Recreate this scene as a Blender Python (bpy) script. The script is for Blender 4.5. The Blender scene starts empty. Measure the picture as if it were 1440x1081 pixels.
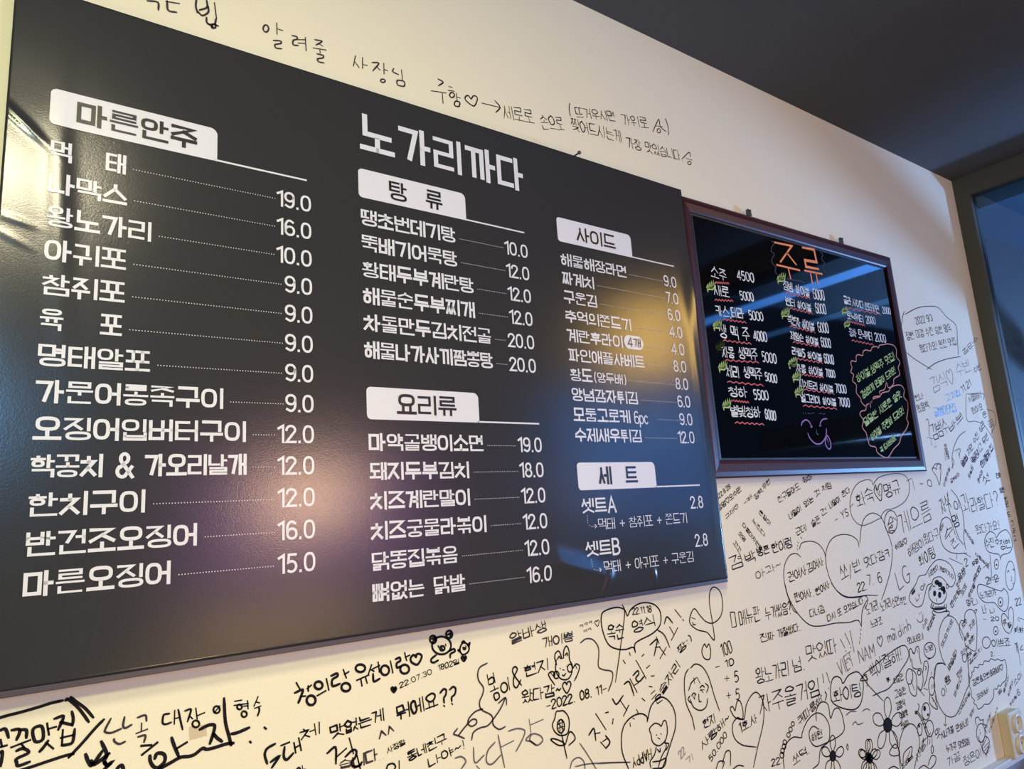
import bpy, math, random
import numpy as np
from mathutils import Vector, Matrix

# ------------------------------------------------------------------ camera, world, lights, exposure
C = bpy.context.scene.collection
EYE = 1.45                      # eye height; the camera stands one metre from the wall y = 0
F_PX = 995.654
CX, CY = 720.0, 540.5
def rot(a, b, c):
    ca, sa, cb, sb, cc, sc = math.cos(a), math.sin(a), math.cos(b), math.sin(b), math.cos(c), math.sin(c)
    Rz = np.array([[ca, -sa, 0], [sa, ca, 0], [0, 0, 1]]); Rx = np.array([[1, 0, 0], [0, cb, -sb], [0, sb, cb]])
    Rr = np.array([[cc, -sc, 0], [sc, cc, 0], [0, 0, 1]])
    return Rz @ Rx @ Rr
RM = rot(-0.62315574, 1.76021271, -0.06570187)
cd = bpy.data.cameras.new('camera'); cam = bpy.data.objects.new('camera', cd); C.objects.link(cam)
cd.sensor_width = 36.0; cd.lens = F_PX / 1440 * 36.0; cd.clip_start = 0.02
m4 = Matrix(RM.tolist()).to_4x4(); m4.translation = Vector((0, -1, EYE)); cam.matrix_world = m4
bpy.context.scene.camera = cam
sc = bpy.context.scene
sc.view_settings.view_transform = 'Standard'; sc.view_settings.look = 'None'
sc.view_settings.gamma = 1; sc.view_settings.use_curve_mapping = False
sc.view_settings.exposure = 0.0

w = bpy.data.worlds.new('world'); sc.world = w; w.use_nodes = True
w.node_tree.nodes['Background'].inputs[0].default_value = (0.10, 0.22, 0.50, 1)
w.node_tree.nodes['Background'].inputs[1].default_value = 0.18

CEIL = EYE + 1.108
XR = 2.746
def area(name, loc, target, sx, sy, power, col, spread=170):
    l = bpy.data.lights.new(name, 'AREA'); l.shape = 'RECTANGLE'; l.size = sx; l.size_y = sy
    l.energy = power; l.color = col; l.spread = math.radians(spread)
    o = bpy.data.objects.new(name, l); C.objects.link(o); o.location = loc
    o.rotation_euler = (Vector(target) - Vector(loc)).to_track_quat('-Z', 'Y').to_euler()
    return o
area('ceiling_lamp', (-.04, -1.28, CEIL - .10), (.2, -.35, 0), .28, .28, 11.5, (1.0, .90, .60))
area('left_fill_light', (-.46, -1.5, 2.12), (1.1, -.3, .2), .16, .16, 15.5, (.93, 1.0, .53))  # added fill that brightens the left and lower wall, no known fitting
area('cool_fill_light', (-.65, -4.8, CEIL - .15), (.9, 0, 1.1), 1.0, .4, 28, (.15, .50, 1.0))  # added cool fill standing in for ambient light in the room
area('warm_sign_light', (1.62, -3.7, 1.68), (1.2, 0, 1.3), .6, .30, 18, (1.0, .63, .33))
area('counter_light', (1.60, -4.2, .80), (1.2, 0, 1.3), 1.2, .12, 5.5, (1.0, .62, .25))
area('purple_neon', (1.85, -4.3, 1.55), (1.0, 0, 1.3), 1.7, .9, 12, (.42, .05, .85))
area('sconce_lamp', (XR - .20, -1.42, 2.30), (1.2, -.02, 1.9), .30, .36, .50, (1.0, .60, .14), 60)
area('blue_window_light', (XR + .10, -1.85, 1.80), (1.0, -.3, 1.7), .80, .75, 2.4, (.02, .30, 1.0), 110)
area('street_sign_light', (XR + 2.2, -1.5, 1.25), (2.3, 0, 1.8), .17, .17, 110, (.28, .53, 1.0))
area('led_strip', (XR - .02, -.78, EYE + .885), (0, -.78, EYE + .885), 1.0, .035, .6, (.07, .30, 1.0))
area('led_strip', (XR - .02, -.60, EYE + .735), (0, -.60, EYE + .735), .62, .022, .05, (.10, .40, 1.0))
area('low_fill_light', (.45, -1.35, .78), (.5, 0, .9), .16, .16, 4.8, (1.0, .68, .32))  # added low fill to lift the wall under the poster


# ------------------------------------------------------------------ materials
def principled(name, col, rough=0.6, spec=0.5, coat=0.0, coat_rough=0.1, metal=0.0):
    m = bpy.data.materials.new(name); m.use_nodes = True
    b = m.node_tree.nodes['Principled BSDF']
    b.inputs['Base Color'].default_value = (*col, 1); b.inputs['Roughness'].default_value = rough
    b.inputs['Specular IOR Level'].default_value = spec; b.inputs['Coat Weight'].default_value = coat
    b.inputs['Coat Roughness'].default_value = coat_rough; b.inputs['Metallic'].default_value = metal
    return m
def noisy(m, scale, amount, bump=0.0, bscale=None, detail=4):
    """slow colour variation and fine relief in object space"""
    nt = m.node_tree; n = nt.nodes; b = n['Principled BSDF']
    tc = n.new('ShaderNodeTexCoord')
    if amount:
        t = n.new('ShaderNodeTexNoise'); t.inputs['Scale'].default_value = scale; t.inputs['Detail'].default_value = detail
        nt.links.new(tc.outputs['Object'], t.inputs['Vector'])
        r = n.new('ShaderNodeMapRange'); r.inputs['To Min'].default_value = 1 - amount; r.inputs['To Max'].default_value = 1 + amount
        nt.links.new(t.outputs['Fac'], r.inputs['Value'])
        mx = n.new('ShaderNodeVectorMath'); mx.operation = 'SCALE'
        mx.inputs[0].default_value = b.inputs['Base Color'].default_value[:3]
        nt.links.new(r.outputs['Result'], mx.inputs['Scale']); nt.links.new(mx.outputs[0], b.inputs['Base Color'])
    if bump:
        t2 = n.new('ShaderNodeTexNoise'); t2.inputs['Scale'].default_value = bscale; t2.inputs['Detail'].default_value = 5
        nt.links.new(tc.outputs['Object'], t2.inputs['Vector'])
        bp = n.new('ShaderNodeBump'); bp.inputs['Strength'].default_value = bump; bp.inputs['Distance'].default_value = 0.002
        nt.links.new(t2.outputs['Fac'], bp.inputs['Height']); nt.links.new(bp.outputs['Normal'], b.inputs['Normal'])
    return m
M = {}
M['wall'] = noisy(principled('cream_wallpaper', (0.87, 0.79, 0.615), 0.75, 0.25), 3, 0.02, 0.25, 220)
M['ceiling'] = noisy(principled('charcoal_ceiling_paint', (0.088, 0.090, 0.095), 0.8, 0.2), 6, 0.05, 0.15, 150)
M['frame_dark'] = noisy(principled('dark_window_metal', (0.085, 0.084, 0.074), 0.5, 0.3), 20, 0.06)
M['floor'] = noisy(principled('brown_floor', (0.16, 0.12, 0.09), 0.5), 4, 0.2)
M['plain'] = principled('room_paint', (0.30, 0.27, 0.24), 0.8)
M['vinyl'] = noisy(principled('glossy_dark_vinyl', (0.034, 0.034, 0.038), 0.19, 0.6), 5, 0.04, 0.05, 500)
M['print_white'] = principled('white_print', (0.74, 0.73, 0.82), 0.28, 0.4)
M['print_dark'] = principled('dark_print', (0.022, 0.020, 0.024), 0.30, 0.5)
M['print_dim'] = principled('dotted_print', (0.62, 0.60, 0.64), 0.30, 0.5)
M['rail'] = principled('poster_rail', (0.06, 0.05, 0.07), 0.4)
M['board'] = principled('black_writing_board', (0.002, 0.002, 0.0025), 0.05, 0.5)
M['mahogany'] = noisy(principled('dark_red_lacquer', (0.045, 0.010, 0.012), 0.42, 0.35, 0.0, 0.12), 30, 0.15)
M['seam'] = principled('black_gasket', (0.01, 0.01, 0.012), 0.4)
M['chalk_white'] = principled('white_board_marker', (0.78, 0.80, 0.80), 0.7)
M['chalk_red'] = principled('red_board_marker', (0.62, 0.10, 0.09), 0.7)
M['chalk_green'] = principled('lime_board_marker', (0.42, 0.58, 0.16), 0.7)
M['chalk_orange'] = principled('orange_board_marker', (0.90, 0.28, 0.10), 0.7)
M['chalk_pink'] = principled('salmon_board_marker', (0.62, 0.24, 0.17), 0.7)
M['chalk_purple'] = principled('purple_board_marker', (0.30, 0.13, 0.42), 0.7)
M['chalk_faint'] = principled('faint_purple_marker', (0.05, 0.035, 0.07), 0.7)
M['ink'] = principled('black_marker_ink', (0.016, 0.012, 0.016), 0.9, 0.1)
M['ink_thin'] = principled('thin_pen_ink', (0.06, 0.045, 0.06), 0.9, 0.1)
M['ink_soft'] = principled('grey_pen_ink', (0.15, 0.13, 0.15), 0.9, 0.1)
M['ink_faint'] = principled('faded_pen_ink', (0.36, 0.32, 0.33), 0.9, 0.1)
M['ink_navy'] = principled('navy_pen_ink', (0.045, 0.055, 0.13), 0.9, 0.1)
M['ink_blue'] = principled('pale_blue_paint_marker', (0.25, 0.50, 0.85), 0.5)
M['tape'] = principled('yellowed_paper_tape', (0.62, 0.50, 0.34), 0.5)
M['plastic'] = noisy(principled('ivory_plastic', (0.74, 0.68, 0.55), 0.35), 10, 0.02)
M['plastic_base'] = principled('beige_plastic', (0.72, 0.58, 0.40), 0.45)
M['trim_white'] = noisy(principled('white_wood_trim', (0.72, 0.70, 0.68), 0.45), 12, 0.03)
M['wainscot'] = noisy(principled('blue_grey_panel', (0.26, 0.28, 0.36), 0.55), 8, 0.05)
M['steel'] = principled('nail_steel', (0.10, 0.09, 0.09), 0.4, 0.5, 0, 0.1, 0.6)

# ------------------------------------------------------------------ mesh helpers
def mesh_obj(name, verts, faces, mat, parent=None, smooth=False):
    me = bpy.data.meshes.new(name); me.from_pydata([tuple(map(float, v)) for v in verts], [], faces); me.update()
    if mat: me.materials.append(mat)
    if smooth:
        for p in me.polygons: p.use_smooth = True
    o = bpy.data.objects.new(name, me); C.objects.link(o)
    if parent is not None: o.parent = parent
    return o
class MB:
    def __init__(s): s.v = []; s.f = []
    def add(s, v, f):
        b = len(s.v); s.v += v; s.f += [tuple(i + b for i in q) for q in f]
    def box(s, a, b, bev=0.0):
        x0, y0, z0 = a; x1, y1, z1 = b
        v = [(x0, y0, z0), (x1, y0, z0), (x1, y1, z0), (x0, y1, z0), (x0, y0, z1), (x1, y0, z1), (x1, y1, z1), (x0, y1, z1)]
        s.add(v, [(0, 3, 2, 1), (4, 5, 6, 7), (0, 1, 5, 4), (1, 2, 6, 5), (2, 3, 7, 6), (3, 0, 4, 7)]); return s
    def build(s, name, mat, parent=None, bevel=0.0, smooth=False):
        o = mesh_obj(name, s.v, s.f, mat, parent, smooth)
        if bevel:
            md = o.modifiers.new('bevel', 'BEVEL'); md.width = bevel; md.segments = 3; md.limit_method = 'ANGLE'
        return o
def empty(name, loc, label, cat, group=None):
    o = bpy.data.objects.new(name, None); C.objects.link(o); o.location = loc; o['label'] = label; o['category'] = cat
    o.empty_display_size = 0.05
    if group: o['group'] = group
    bpy.context.view_layer.update()
    return o
def struct(o): o['kind'] = 'structure'; return o

# pixel of the photograph -> point of the wall plane (x, height above the eye)
def W(px, py):
    v = RM @ np.array([(px - CX) / F_PX, -(py - CY) / F_PX, -1.0]); v = v / v[1]
    return float(v[0]), float(v[2])

# ------------------------------------------------------------------ stroke letters
CHO = 'ㄱㄲㄴㄷㄸㄹㅁㅂㅃㅅㅆㅇㅈㅉㅊㅋㅌㅍㅎ'
JUNG = 'ㅏㅐㅑㅒㅓㅔㅕㅖㅗㅘㅙㅚㅛㅜㅝㅞㅟㅠㅡㅢㅣ'
JONG = ['', 'ㄱ', 'ㄲ', 'ㄱㅅ', 'ㄴ', 'ㄴㅈ', 'ㄴㅎ', 'ㄷ', 'ㄹ', 'ㄹㄱ', 'ㄹㅁ', 'ㄹㅂ', 'ㄹㅅ', 'ㄹㅌ', 'ㄹㅍ', 'ㄹㅎ', 'ㅁ', 'ㅂ', 'ㅂㅅ', 'ㅅ', 'ㅆ', 'ㅇ', 'ㅈ', 'ㅊ', 'ㅋ', 'ㅌ', 'ㅍ', 'ㅎ']
def ring(cx=.5, cy=.5, rx=.5, ry=.5, n=18, p=2.0, a0=90):
    out = []
    for i in range(n + 1):
        a = math.radians(a0 + 360 * i / n); c, s = math.cos(a), math.sin(a)
        out.append((cx + rx * math.copysign(abs(c) ** (2 / p), c), cy + ry * math.copysign(abs(s) ** (2 / p), s)))
    return out
def jamo(j, tall, p):
    """strokes of one consonant in the unit box; p = roundness exponent of circles"""
    if j == 'ㄱ': return [[(0, 1), (1, 1), (.55, 0)]] if tall == 1 else [[(0, 1), (1, 1), (1, 0)]]
    if j == 'ㄴ': return [[(0, 1), (0, 0), (1, 0)]]
    if j == 'ㄷ': return [[(1, 1), (0, 1), (0, 0), (1, 0)]]
    if j == 'ㄹ': return [[(0, 1), (1, 1), (1, .5), (0, .5), (0, 0), (1, 0)]]
    if j == 'ㅁ': return [[(0, 1), (0, 0), (1, 0), (1, 1), (0, 1)]]
    if j == 'ㅂ': return [[(0, 1), (0, 0), (1, 0), (1, 1)], [(0, .52), (1, .52)]]
    if j == 'ㅅ': return [[(.5, 1), (.5, .72), (0, 0)], [(.5, .66), (1, 0)]]
    if j == 'ㅇ': return [ring(p=p)]
    if j == 'ㅈ': return [[(0, 1), (.92, 1), (.0, 0)], [(.5, .5), (1, 0)]]
    if j == 'ㅊ': return [[(.5, 1.06), (.5, .84)]] + [[(x, y * .80) for x, y in s] for s in jamo('ㅈ', 0, p)]
    if j == 'ㅋ': return [[(0, 1), (1, 1), (.9 if tall == 1 else 1, 0)], [(0, .52), (.95, .52)]]
    if j == 'ㅌ': return [[(1, 1), (0, 1), (0, 0), (1, 0)], [(0, .5), (1, .5)]]
    if j == 'ㅍ': return [[(0, 1), (1, 1)], [(.27, 1), (.27, 0)], [(.73, 1), (.73, 0)], [(0, 0), (1, 0)]]
    if j == 'ㅎ': return [[(.5, 1.08), (.5, .9)], [(0, .82), (1, .82)], ring(.5, .29, .42, .29, p=p)]
    base = {'ㄲ': 'ㄱ', 'ㄸ': 'ㄷ', 'ㅃ': 'ㅂ', 'ㅆ': 'ㅅ', 'ㅉ': 'ㅈ'}
    if j in base:
        a = jamo(base[j], 0, p); return [[(x * .42, y) for x, y in s] for s in a] + [[(.58 + x * .42, y) for x, y in s] for s in a]
    if len(j) == 2:
        return [[(x * .42, y) for x, y in s] for s in jamo(j[0], 0, p)] + [[(.58 + x * .42, y) for x, y in s] for s in jamo(j[1], 0, p)]
    return []
def put(strokes, box):
    x0, y0, x1, y1 = box
    return [[(x0 + x * (x1 - x0), y0 + y * (y1 - y0)) for x, y in s] for s in strokes]
VERT = {'ㅏ': (.56, [.74], 'r1'), 'ㅑ': (.56, [.74], 'r2'), 'ㅐ': (.47, [.66, .93], 'm1'), 'ㅒ': (.47, [.66, .93], 'm2'),
        'ㅓ': (.58, [.90], 'l1'), 'ㅕ': (.58, [.90], 'l2'), 'ㅔ': (.42, [.70, .94], 'l1'), 'ㅖ': (.42, [.70, .94], 'l2'), 'ㅣ': (.64, [.90], '')}
COMP = {'ㅘ': ('ㅗ', 'ㅏ'), 'ㅙ': ('ㅗ', 'ㅐ'), 'ㅚ': ('ㅗ', 'ㅣ'), 'ㅝ': ('ㅜ', 'ㅓ'), 'ㅞ': ('ㅜ', 'ㅔ'), 'ㅟ': ('ㅜ', 'ㅣ'), 'ㅢ': ('ㅡ', 'ㅣ')}
def vowel_v(v, y0, y1, e, shift=0.0):
    cr, xs, kind = VERT[v]; xs = [x + shift * (1 - x) for x in xs]
    out = [[(x, y0), (x, y1)] for x in xs]; m = (y0 + y1) / 2; d = (y1 - y0) * .14
    ys = [m] if kind.endswith('1') else ([m - d, m + d] if kind else [])
    for y in ys:
        if kind[0] == 'r': out.append([(xs[0], y), (1 - e, y)])
        elif kind[0] == 'm': out.append([(xs[0], y), (xs[1], y)])
        else: out.append([(xs[0] - .22, y), (xs[0], y)])
    return out, cr
def syllable(ch, e, p):
    k = ord(ch) - 0xAC00; c, v, f = CHO[k // 588], JUNG[k % 588 // 28], JONG[k % 28]
    T, B = 1 - e, e; out = []
    if v in VERT:
        if not f:
            vs, cr = vowel_v(v, B, T, e); return put(jamo(c, 1, p), (e, .05 + e, cr - .02, T - .05 - (.08 if c in 'ㅊㅎ' else 0))) + vs
        vs, cr = vowel_v(v, .46, T, e)
        return put(jamo(c, 1, p), (e, .50, cr - .02, T - .02 - (.06 if c in 'ㅊㅎ' else 0))) + vs + put(jamo(f, 0, p), (.14, B, .93, .335))
    hat = .06 if c in 'ㅊㅎ' else 0
    if v in COMP:
        h, vv = COMP[v]
        if f:
            vs, _ = vowel_v(vv, .38, T, e, .25)
            out = vs + put(jamo(f, 0, p), (.14, B, .93, .27))
            cb = (.05 + e, .66, .55, T - .01 - hat); ybar, ys = (.46, (.46, .60)) if h == 'ㅗ' else ((.53, (.38, .53)) if h == 'ㅜ' else (.46, None))
        else:
            vs, _ = vowel_v(vv, B, T, e, .25); out = vs
            cb = (.05 + e, .50, .54, T - .04 - hat); ybar, ys = (.17, (.17, .40)) if h == 'ㅗ' else ((.34, (.03, .34)) if h == 'ㅜ' else (.17, None))
        if h == 'ㅡ': cb = (cb[0], cb[1] - .08, cb[2], cb[3])
        out.append([(e, ybar), (.64, ybar)])
        if ys: out.append([(.31, ys[0]), (.31, ys[1])])
        return out + put(jamo(c, 0, p), cb)
    x0, x1 = .15, .85
    if c in 'ㄲㄸㅃㅆㅉㅍㅅㅈㅊ': x0, x1 = .1, .9
    up = v in 'ㅗㅛ'; dn = v in 'ㅜㅠ'; two = v in 'ㅛㅠ'; xs = [.32, .68] if two else [.5]
    if f:
        if up: cb, yb, st = (.74, T), .47, (.47, .60)
        elif dn: cb, yb, st = (.74, T), .57, (.42, .57)
        else: cb, yb, st = (.62, T), .46, None
        out = put(jamo(f, 0, p), (.14, B, .86, .32 if f[0] in 'ㄹㅌ' else .28))
    else:
        if up: cb, yb, st = (.47, T), B + .02, (B + .02, .36)
        elif dn: cb, yb, st = (.54, T), .36, (B, .36)
        else: cb, yb, st = (.36, T), B + .05, None
    out.append([(e, yb), (1 - e, yb)])
    if st: out += [[(x, st[0]), (x, st[1])] for x in xs]
    return out + put(jamo(c, 0, p), (x0, cb[0], x1, cb[1] - hat))
def density(ch):
    k = ord(ch) - 0xAC00
    if not 0 <= k < 11172: return 1.0
    c, v, f = CHO[k // 588], JUNG[k % 588 // 28], JONG[k % 28]
    if not f: return .82 if c in 'ㄹㅌㅍ' or v in COMP else 1.0
    return (.62 if v not in VERT else .74) * (.86 if f[0] in 'ㄹㅌ' or c in 'ㄹㅎㅊ' else 1)
def arc(cx, cy, rx, ry, a0, a1, n=8):
    return [(cx + rx * math.cos(math.radians(a0 + (a1 - a0) * i / n)), cy + ry * math.sin(math.radians(a0 + (a1 - a0) * i / n))) for i in range(n + 1)]
def latin(ch, p):
    """(width, strokes) of other signs, height 1"""
    D = {
     '0': (.50, [ring(.25, .5, .25, .5, 20, 2.5)]), 'O': (.62, [ring(.3, .5, .3, .5, 20, 2.3)]), 'o': (.45, [ring(.22, .25, .22, .25, 14)]),
     '1': (.26, [[(0, .84), (.24, 1), (.24, 0)]]),
     '2': (.48, [[(0, .76)] + arc(.23, .76, .23, .24, 165, -25, 9) + [(0, 0), (.48, 0)]]),
     '3': (.46, [arc(.22, .75, .22, .25, 160, -90, 9), arc(.22, .27, .24, .27, 90, -160, 9)]),
     '4': (.50, [[(.40, 0), (.40, 1), (0, .26), (.52, .26)]]),
     '5': (.47, [[(.43, 1), (.08, 1), (.05, .56)] + arc(.21, .31, .25, .31, 120, -125, 10)]),
     '6': (.48, [[(.42, .90)] + arc(.25, .6, .24, .4, 80, 180, 6) + [(.01, .3)], ring(.25, .29, .24, .29, 16, 2.2)]),
     '7': (.44, [[(0, 1), (.44, 1), (.15, 0)]]),
     '8': (.48, [ring(.24, .75, .20, .25, 14), ring(.24, .26, .24, .26, 16)]),
     '9': (.48, [ring(.24, .71, .24, .29, 16, 2.2), [(.48, .7)] + arc(.24, .4, .24, .4, 0, -100, 6) + [(.04, .1)]]),
     '.': (.12, [[(.05, 0), (.05, .015)]]), ',': (.14, [[(.08, .02), (.02, -.12)]]), ':': (.12, [[(.05, .15), (.05, .17)], [(.05, .6), (.05, .62)]]),
     '&': (.66, [[(.66, 0), (.16, .68)] + arc(.30, .8, .17, .2, 195, -40, 8) + [(.12, .42)] + arc(.22, .24, .22, .24, 130, 300, 8) + [(.62, .42)]]),
     '+': (.50, [[(0, .45), (.5, .45)], [(.25, .2), (.25, .7)]]), '-': (.40, [[(0, .45), (.4, .45)]]), '~': (.5, [[(0, .4), (.12, .55), (.3, .38), (.5, .55)]]),
     '(': (.24, [arc(.32, .48, .30, .62, 130, 230, 8)]), ')': (.24, [arc(-.08, .48, .30, .62, 50, -50, 8)]),
     '!': (.14, [[(.09, 1), (.05, .32)], [(.03, .03), (.03, .05)]]), '?': (.40, [arc(.2, .76, .2, .24, 170, -60, 8) + [(.2, .32)], [(.2, .02), (.2, .04)]]),
     'A': (.56, [[(0, 0), (.28, 1), (.56, 0)], [(.1, .33), (.46, .33)]]),
     'B': (.50, [[(0, 0), (0, 1), (.25, 1)] + arc(.25, .76, .2, .24, 90, -90, 6)[1:] + [(0, .52)], [(.25, .52)] + arc(.25, .26, .25, .26, 90, -90, 6) + [(0, 0)]]),
     'G': (.60, [arc(.32, .5, .3, .5, 50, 340, 12) + [(.62, .42), (.36, .42)]]), 'L': (.45, [[(0, 1), (0, 0), (.45, 0)]]),
     'V': (.55, [[(0, 1), (.27, 0), (.55, 1)]]), 'I': (.1, [[(.05, 0), (.05, 1)]]), 'E': (.45, [[(.45, 1), (0, 1), (0, 0), (.45, 0)], [(0, .5), (.4, .5)]]),
     'T': (.55, [[(0, 1), (.55, 1)], [(.27, 1), (.27, 0)]]), 'N': (.5, [[(0, 0), (0, 1), (.5, 0), (.5, 1)]]), 'M': (.62, [[(0, 0), (0, 1), (.31, .35), (.62, 1), (.62, 0)]]),
     'H': (.5, [[(0, 0), (0, 1)], [(.5, 0), (.5, 1)], [(0, .5), (.5, .5)]]), 'P': (.45, [[(0, 0), (0, 1), (.2, 1)] + arc(.2, .74, .24, .26, 90, -90, 6) + [(0, .48)]]),
     'Y': (.5, [[(0, 1), (.25, .5), (.5, 1)], [(.25, .5), (.25, 0)]]), 'S': (.45, [arc(.24, .75, .2, .25, 20, 270, 8) + arc(.22, .25, .22, .25, 90, -160, 8)]),
     'p': (.42, [[(0, .66), (0, -.28)], ring(.21, .33, .21, .33, 14)]), 'c': (.40, [arc(.22, .33, .21, .33, 45, 315, 10)]),
     'm': (.6, [[(0, .5), (0, 0)], arc(.15, .32, .15, .2, 180, 0, 5) + [(.3, 0)], arc(.45, .32, .15, .2, 180, 0, 5) + [(.6, 0)]]),
     'a': (.4, [ring(.18, .25, .18, .25, 12), [(.38, .5), (.38, 0)]]), 'i': (.1, [[(.05, .5), (.05, 0)], [(.05, .75), (.05, .78)]]),
     'd': (.4, [ring(.18, .25, .18, .25, 12), [(.38, 1), (.38, 0)]]), 'n': (.35, [[(0, .5), (0, 0)], arc(.17, .32, .17, .2, 180, 0, 5) + [(.34, 0)]]),
     'h': (.35, [[(0, 1), (0, 0)], arc(.17, .32, .17, .2, 180, 0, 5) + [(.34, 0)]]),
     '/': (.3, [[(.3, 1), (0, -.05)]]), '^': (.4, [[(0, .5), (.2, .95), (.4, .5)]]),
     '→': (1.2, [[(0, .5), (1.2, .5)], [(.95, .78), (1.2, .5), (.92, .25)]]),
     '♡': (.8, [[(.4, .72), (.28, .95), (.08, .92), (0, .66), (.12, .34), (.38, 0), (.66, .36), (.8, .68), (.7, .94), (.5, .94), (.4, .72)]]),
     'ㅋ': (.6, put(jamo('ㅋ', 0, p), (.05, .1, .55, .8))), '□': (.9, [[(.05, .05), (0, 1), (.6, 1), (.62, .0), (.05, .05)]]),
    }
    return D.get(ch, (.4, []))
def layout(text, p=2.0, e=.05, space=.5, dspace=.14, syl=1.0, dens=None):
    """strokes of a line of text, em height 1, with the pen position after it"""
    x = 0; out = []
    for ch in text:
        if ch == ' ': x += space; continue
        if ch == '|': x += .12; continue
        if 0xAC00 <= ord(ch) <= 0xD7A3:
            ss = [[(x + a * .94 * syl, b) for a, b in s] for s in syllable(ch, e, p)]; out += ss; x += syl
            if dens is not None: dens += [density(ch)] * len(ss)
        else:
            wd, ss = latin(ch, p); out += [[(x + a + dspace / 2, b) for a, b in s] for s in ss]; x += wd + dspace
            if dens is not None: dens += [1.0] * len(ss)
    return out, x
def ribbon(mb, pts, w, to3, cap='square', step=0.012, flat=1.0):
    """flat stroke of width w along pts in the plane; to3 lifts a plane point onto its surface"""
    P = [np.array((p[0], p[1] / flat), float) for p in pts]    # flat < 1: level strokes thinner than upright ones
    Q = [P[0]]
    for a in P[1:]:
        if np.hypot(*(a - Q[-1])) > 1e-6: Q.append(a)
    if len(Q) == 1: Q.append(Q[0] + (0, w * .2))
    closed = len(Q) > 3 and np.hypot(*(Q[0] - Q[-1])) < 1e-6
    if not closed and cap != 'none':
        k = .5 if cap == 'square' else .35
        d = Q[0] - Q[1]; Q[0] = Q[0] + d / np.hypot(*d) * w * k
        d = Q[-1] - Q[-2]; Q[-1] = Q[-1] + d / np.hypot(*d) * w * k
    n = len(Q); L = []; R = []
    for i in range(n):
        a = Q[i] - Q[i - 1] if i > 0 else (Q[0] - Q[-2] if closed else Q[1] - Q[0])
        b = Q[i + 1] - Q[i] if i < n - 1 else (Q[1] - Q[0] if closed else Q[-1] - Q[-2])
        a = a / np.hypot(*a); b = b / np.hypot(*b); t = a + b
        if np.hypot(*t) < .15: t = b.copy()
        t = t / np.hypot(*t); nn = np.array([-t[1], t[0]]); k = 1 / max(.45, abs(nn @ np.array([-b[1], b[0]])))
        ww = w
        if cap == 'round' and not closed and i in (0, n - 1): ww = w * .65
        L.append(Q[i] + nn * ww / 2 * k); R.append(Q[i] - nn * ww / 2 * k)
    l2, r2 = [L[0]], [R[0]]
    for i in range(1, n):
        m = max(1, int(math.ceil(np.hypot(*(Q[i] - Q[i - 1])) / step)))
        for j in range(1, m + 1):
            l2.append(L[i - 1] + (L[i] - L[i - 1]) * j / m); r2.append(R[i - 1] + (R[i] - R[i - 1]) * j / m)
    b = len(mb.v)
    for q, r in zip(l2, r2): mb.v.append(to3(q[0], q[1] * flat)); mb.v.append(to3(r[0], r[1] * flat))
    for i in range(len(l2) - 1): mb.f.append((b + 2 * i, b + 2 * i + 1, b + 2 * i + 3, b + 2 * i + 2))
def smooth_line(pts, n=4):
    """Catmull-Rom through hand-drawn points"""
    if len(pts) < 3: return pts
    P = [np.array(p, float) for p in pts]; closed = np.hypot(*(P[0] - P[-1])) < 1e-6
    E = ([P[-2]] + P + [P[1]]) if closed else ([2 * P[0] - P[1]] + P + [2 * P[-1] - P[-2]])
    out = []
    for i in range(1, len(E) - 2):
        for j in range(n):
            t = j / n; a, b, c, d = E[i - 1], E[i], E[i + 1], E[i + 2]
            out.append(.5 * ((2 * b) + (c - a) * t + (2 * a - 5 * b + 4 * c - d) * t * t + (3 * b - a - 3 * c + d) * t ** 3))
    out.append(P[-1]); return out

# ------------------------------------------------------------------ the room
rm = lambda a, b: MB().box(a, b)
Y1, XL = -5.2, -2.4
wall = struct(rm((XL, 0, 0), (XR, .15, CEIL)).build('wall_back', M['wall']))
struct(rm((XL, Y1, -.1), (XR, .15, 0)).build('floor', M['floor']))
struct(rm((XL, Y1, CEIL), (XR + .0, .15, CEIL + .1)).build('ceiling', M['ceiling']))
struct(rm((XL - .15, Y1, 0), (XL, .15, CEIL)).build('wall_left', M['plain']))
struct(rm((XL - .15, Y1 - .15, 0), (XR + .1, Y1, CEIL)).build('wall_front', M['plain']))
struct(rm((XR, Y1, 0), (XR + .05, 0, .70)).build('wall_right', M['wainscot']))
# glazed right side: dark posts, header and transom round the panes
win = struct(rm((XR, -.048, .70), (XR + .05, 0, CEIL)).build('window_1', M['frame_dark']))
rm((XR, Y1, EYE + 1.035), (XR + .05, -.048, CEIL)).build('window_frame', M['frame_dark'], win)
rm((XR, Y1, .70), (XR + .05, -.048, .75)).build('window_sill', M['frame_dark'], win)
for y in (-1.25, -2.55, -3.85, Y1 + .05): rm((XR, y - .05, .75), (XR + .05, y, EYE + 1.035)).build('window_post', M['frame_dark'], win)
gm = bpy.data.materials.new('window_glass'); gm.use_nodes = True
nt = gm.node_tree; nt.nodes.clear(); om = nt.nodes.new('ShaderNodeOutputMaterial'); mx = nt.nodes.new('ShaderNodeMixShader')
tr = nt.nodes.new('ShaderNodeBsdfTransparent'); gl = nt.nodes.new('ShaderNodeBsdfGlossy'); gl.inputs['Roughness'].default_value = .02
fr = nt.nodes.new('ShaderNodeFresnel'); fr.inputs['IOR'].default_value = 1.4
nt.links.new(fr.outputs[0], mx.inputs[0]); nt.links.new(tr.outputs[0], mx.inputs[1]); nt.links.new(gl.outputs[0], mx.inputs[2]); nt.links.new(mx.outputs[0], om.inputs[0])
tr.inputs[0].default_value = (.85, .92, .98, 1)
for a, b in ((-1.25, -.048), (-2.55, -1.30), (-3.85, -2.60), (Y1 + .05, -3.90)):
    rm((XR + .022, a, .75), (XR + .028, b, EYE + 1.035)).build('pane', gm, win)
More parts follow.
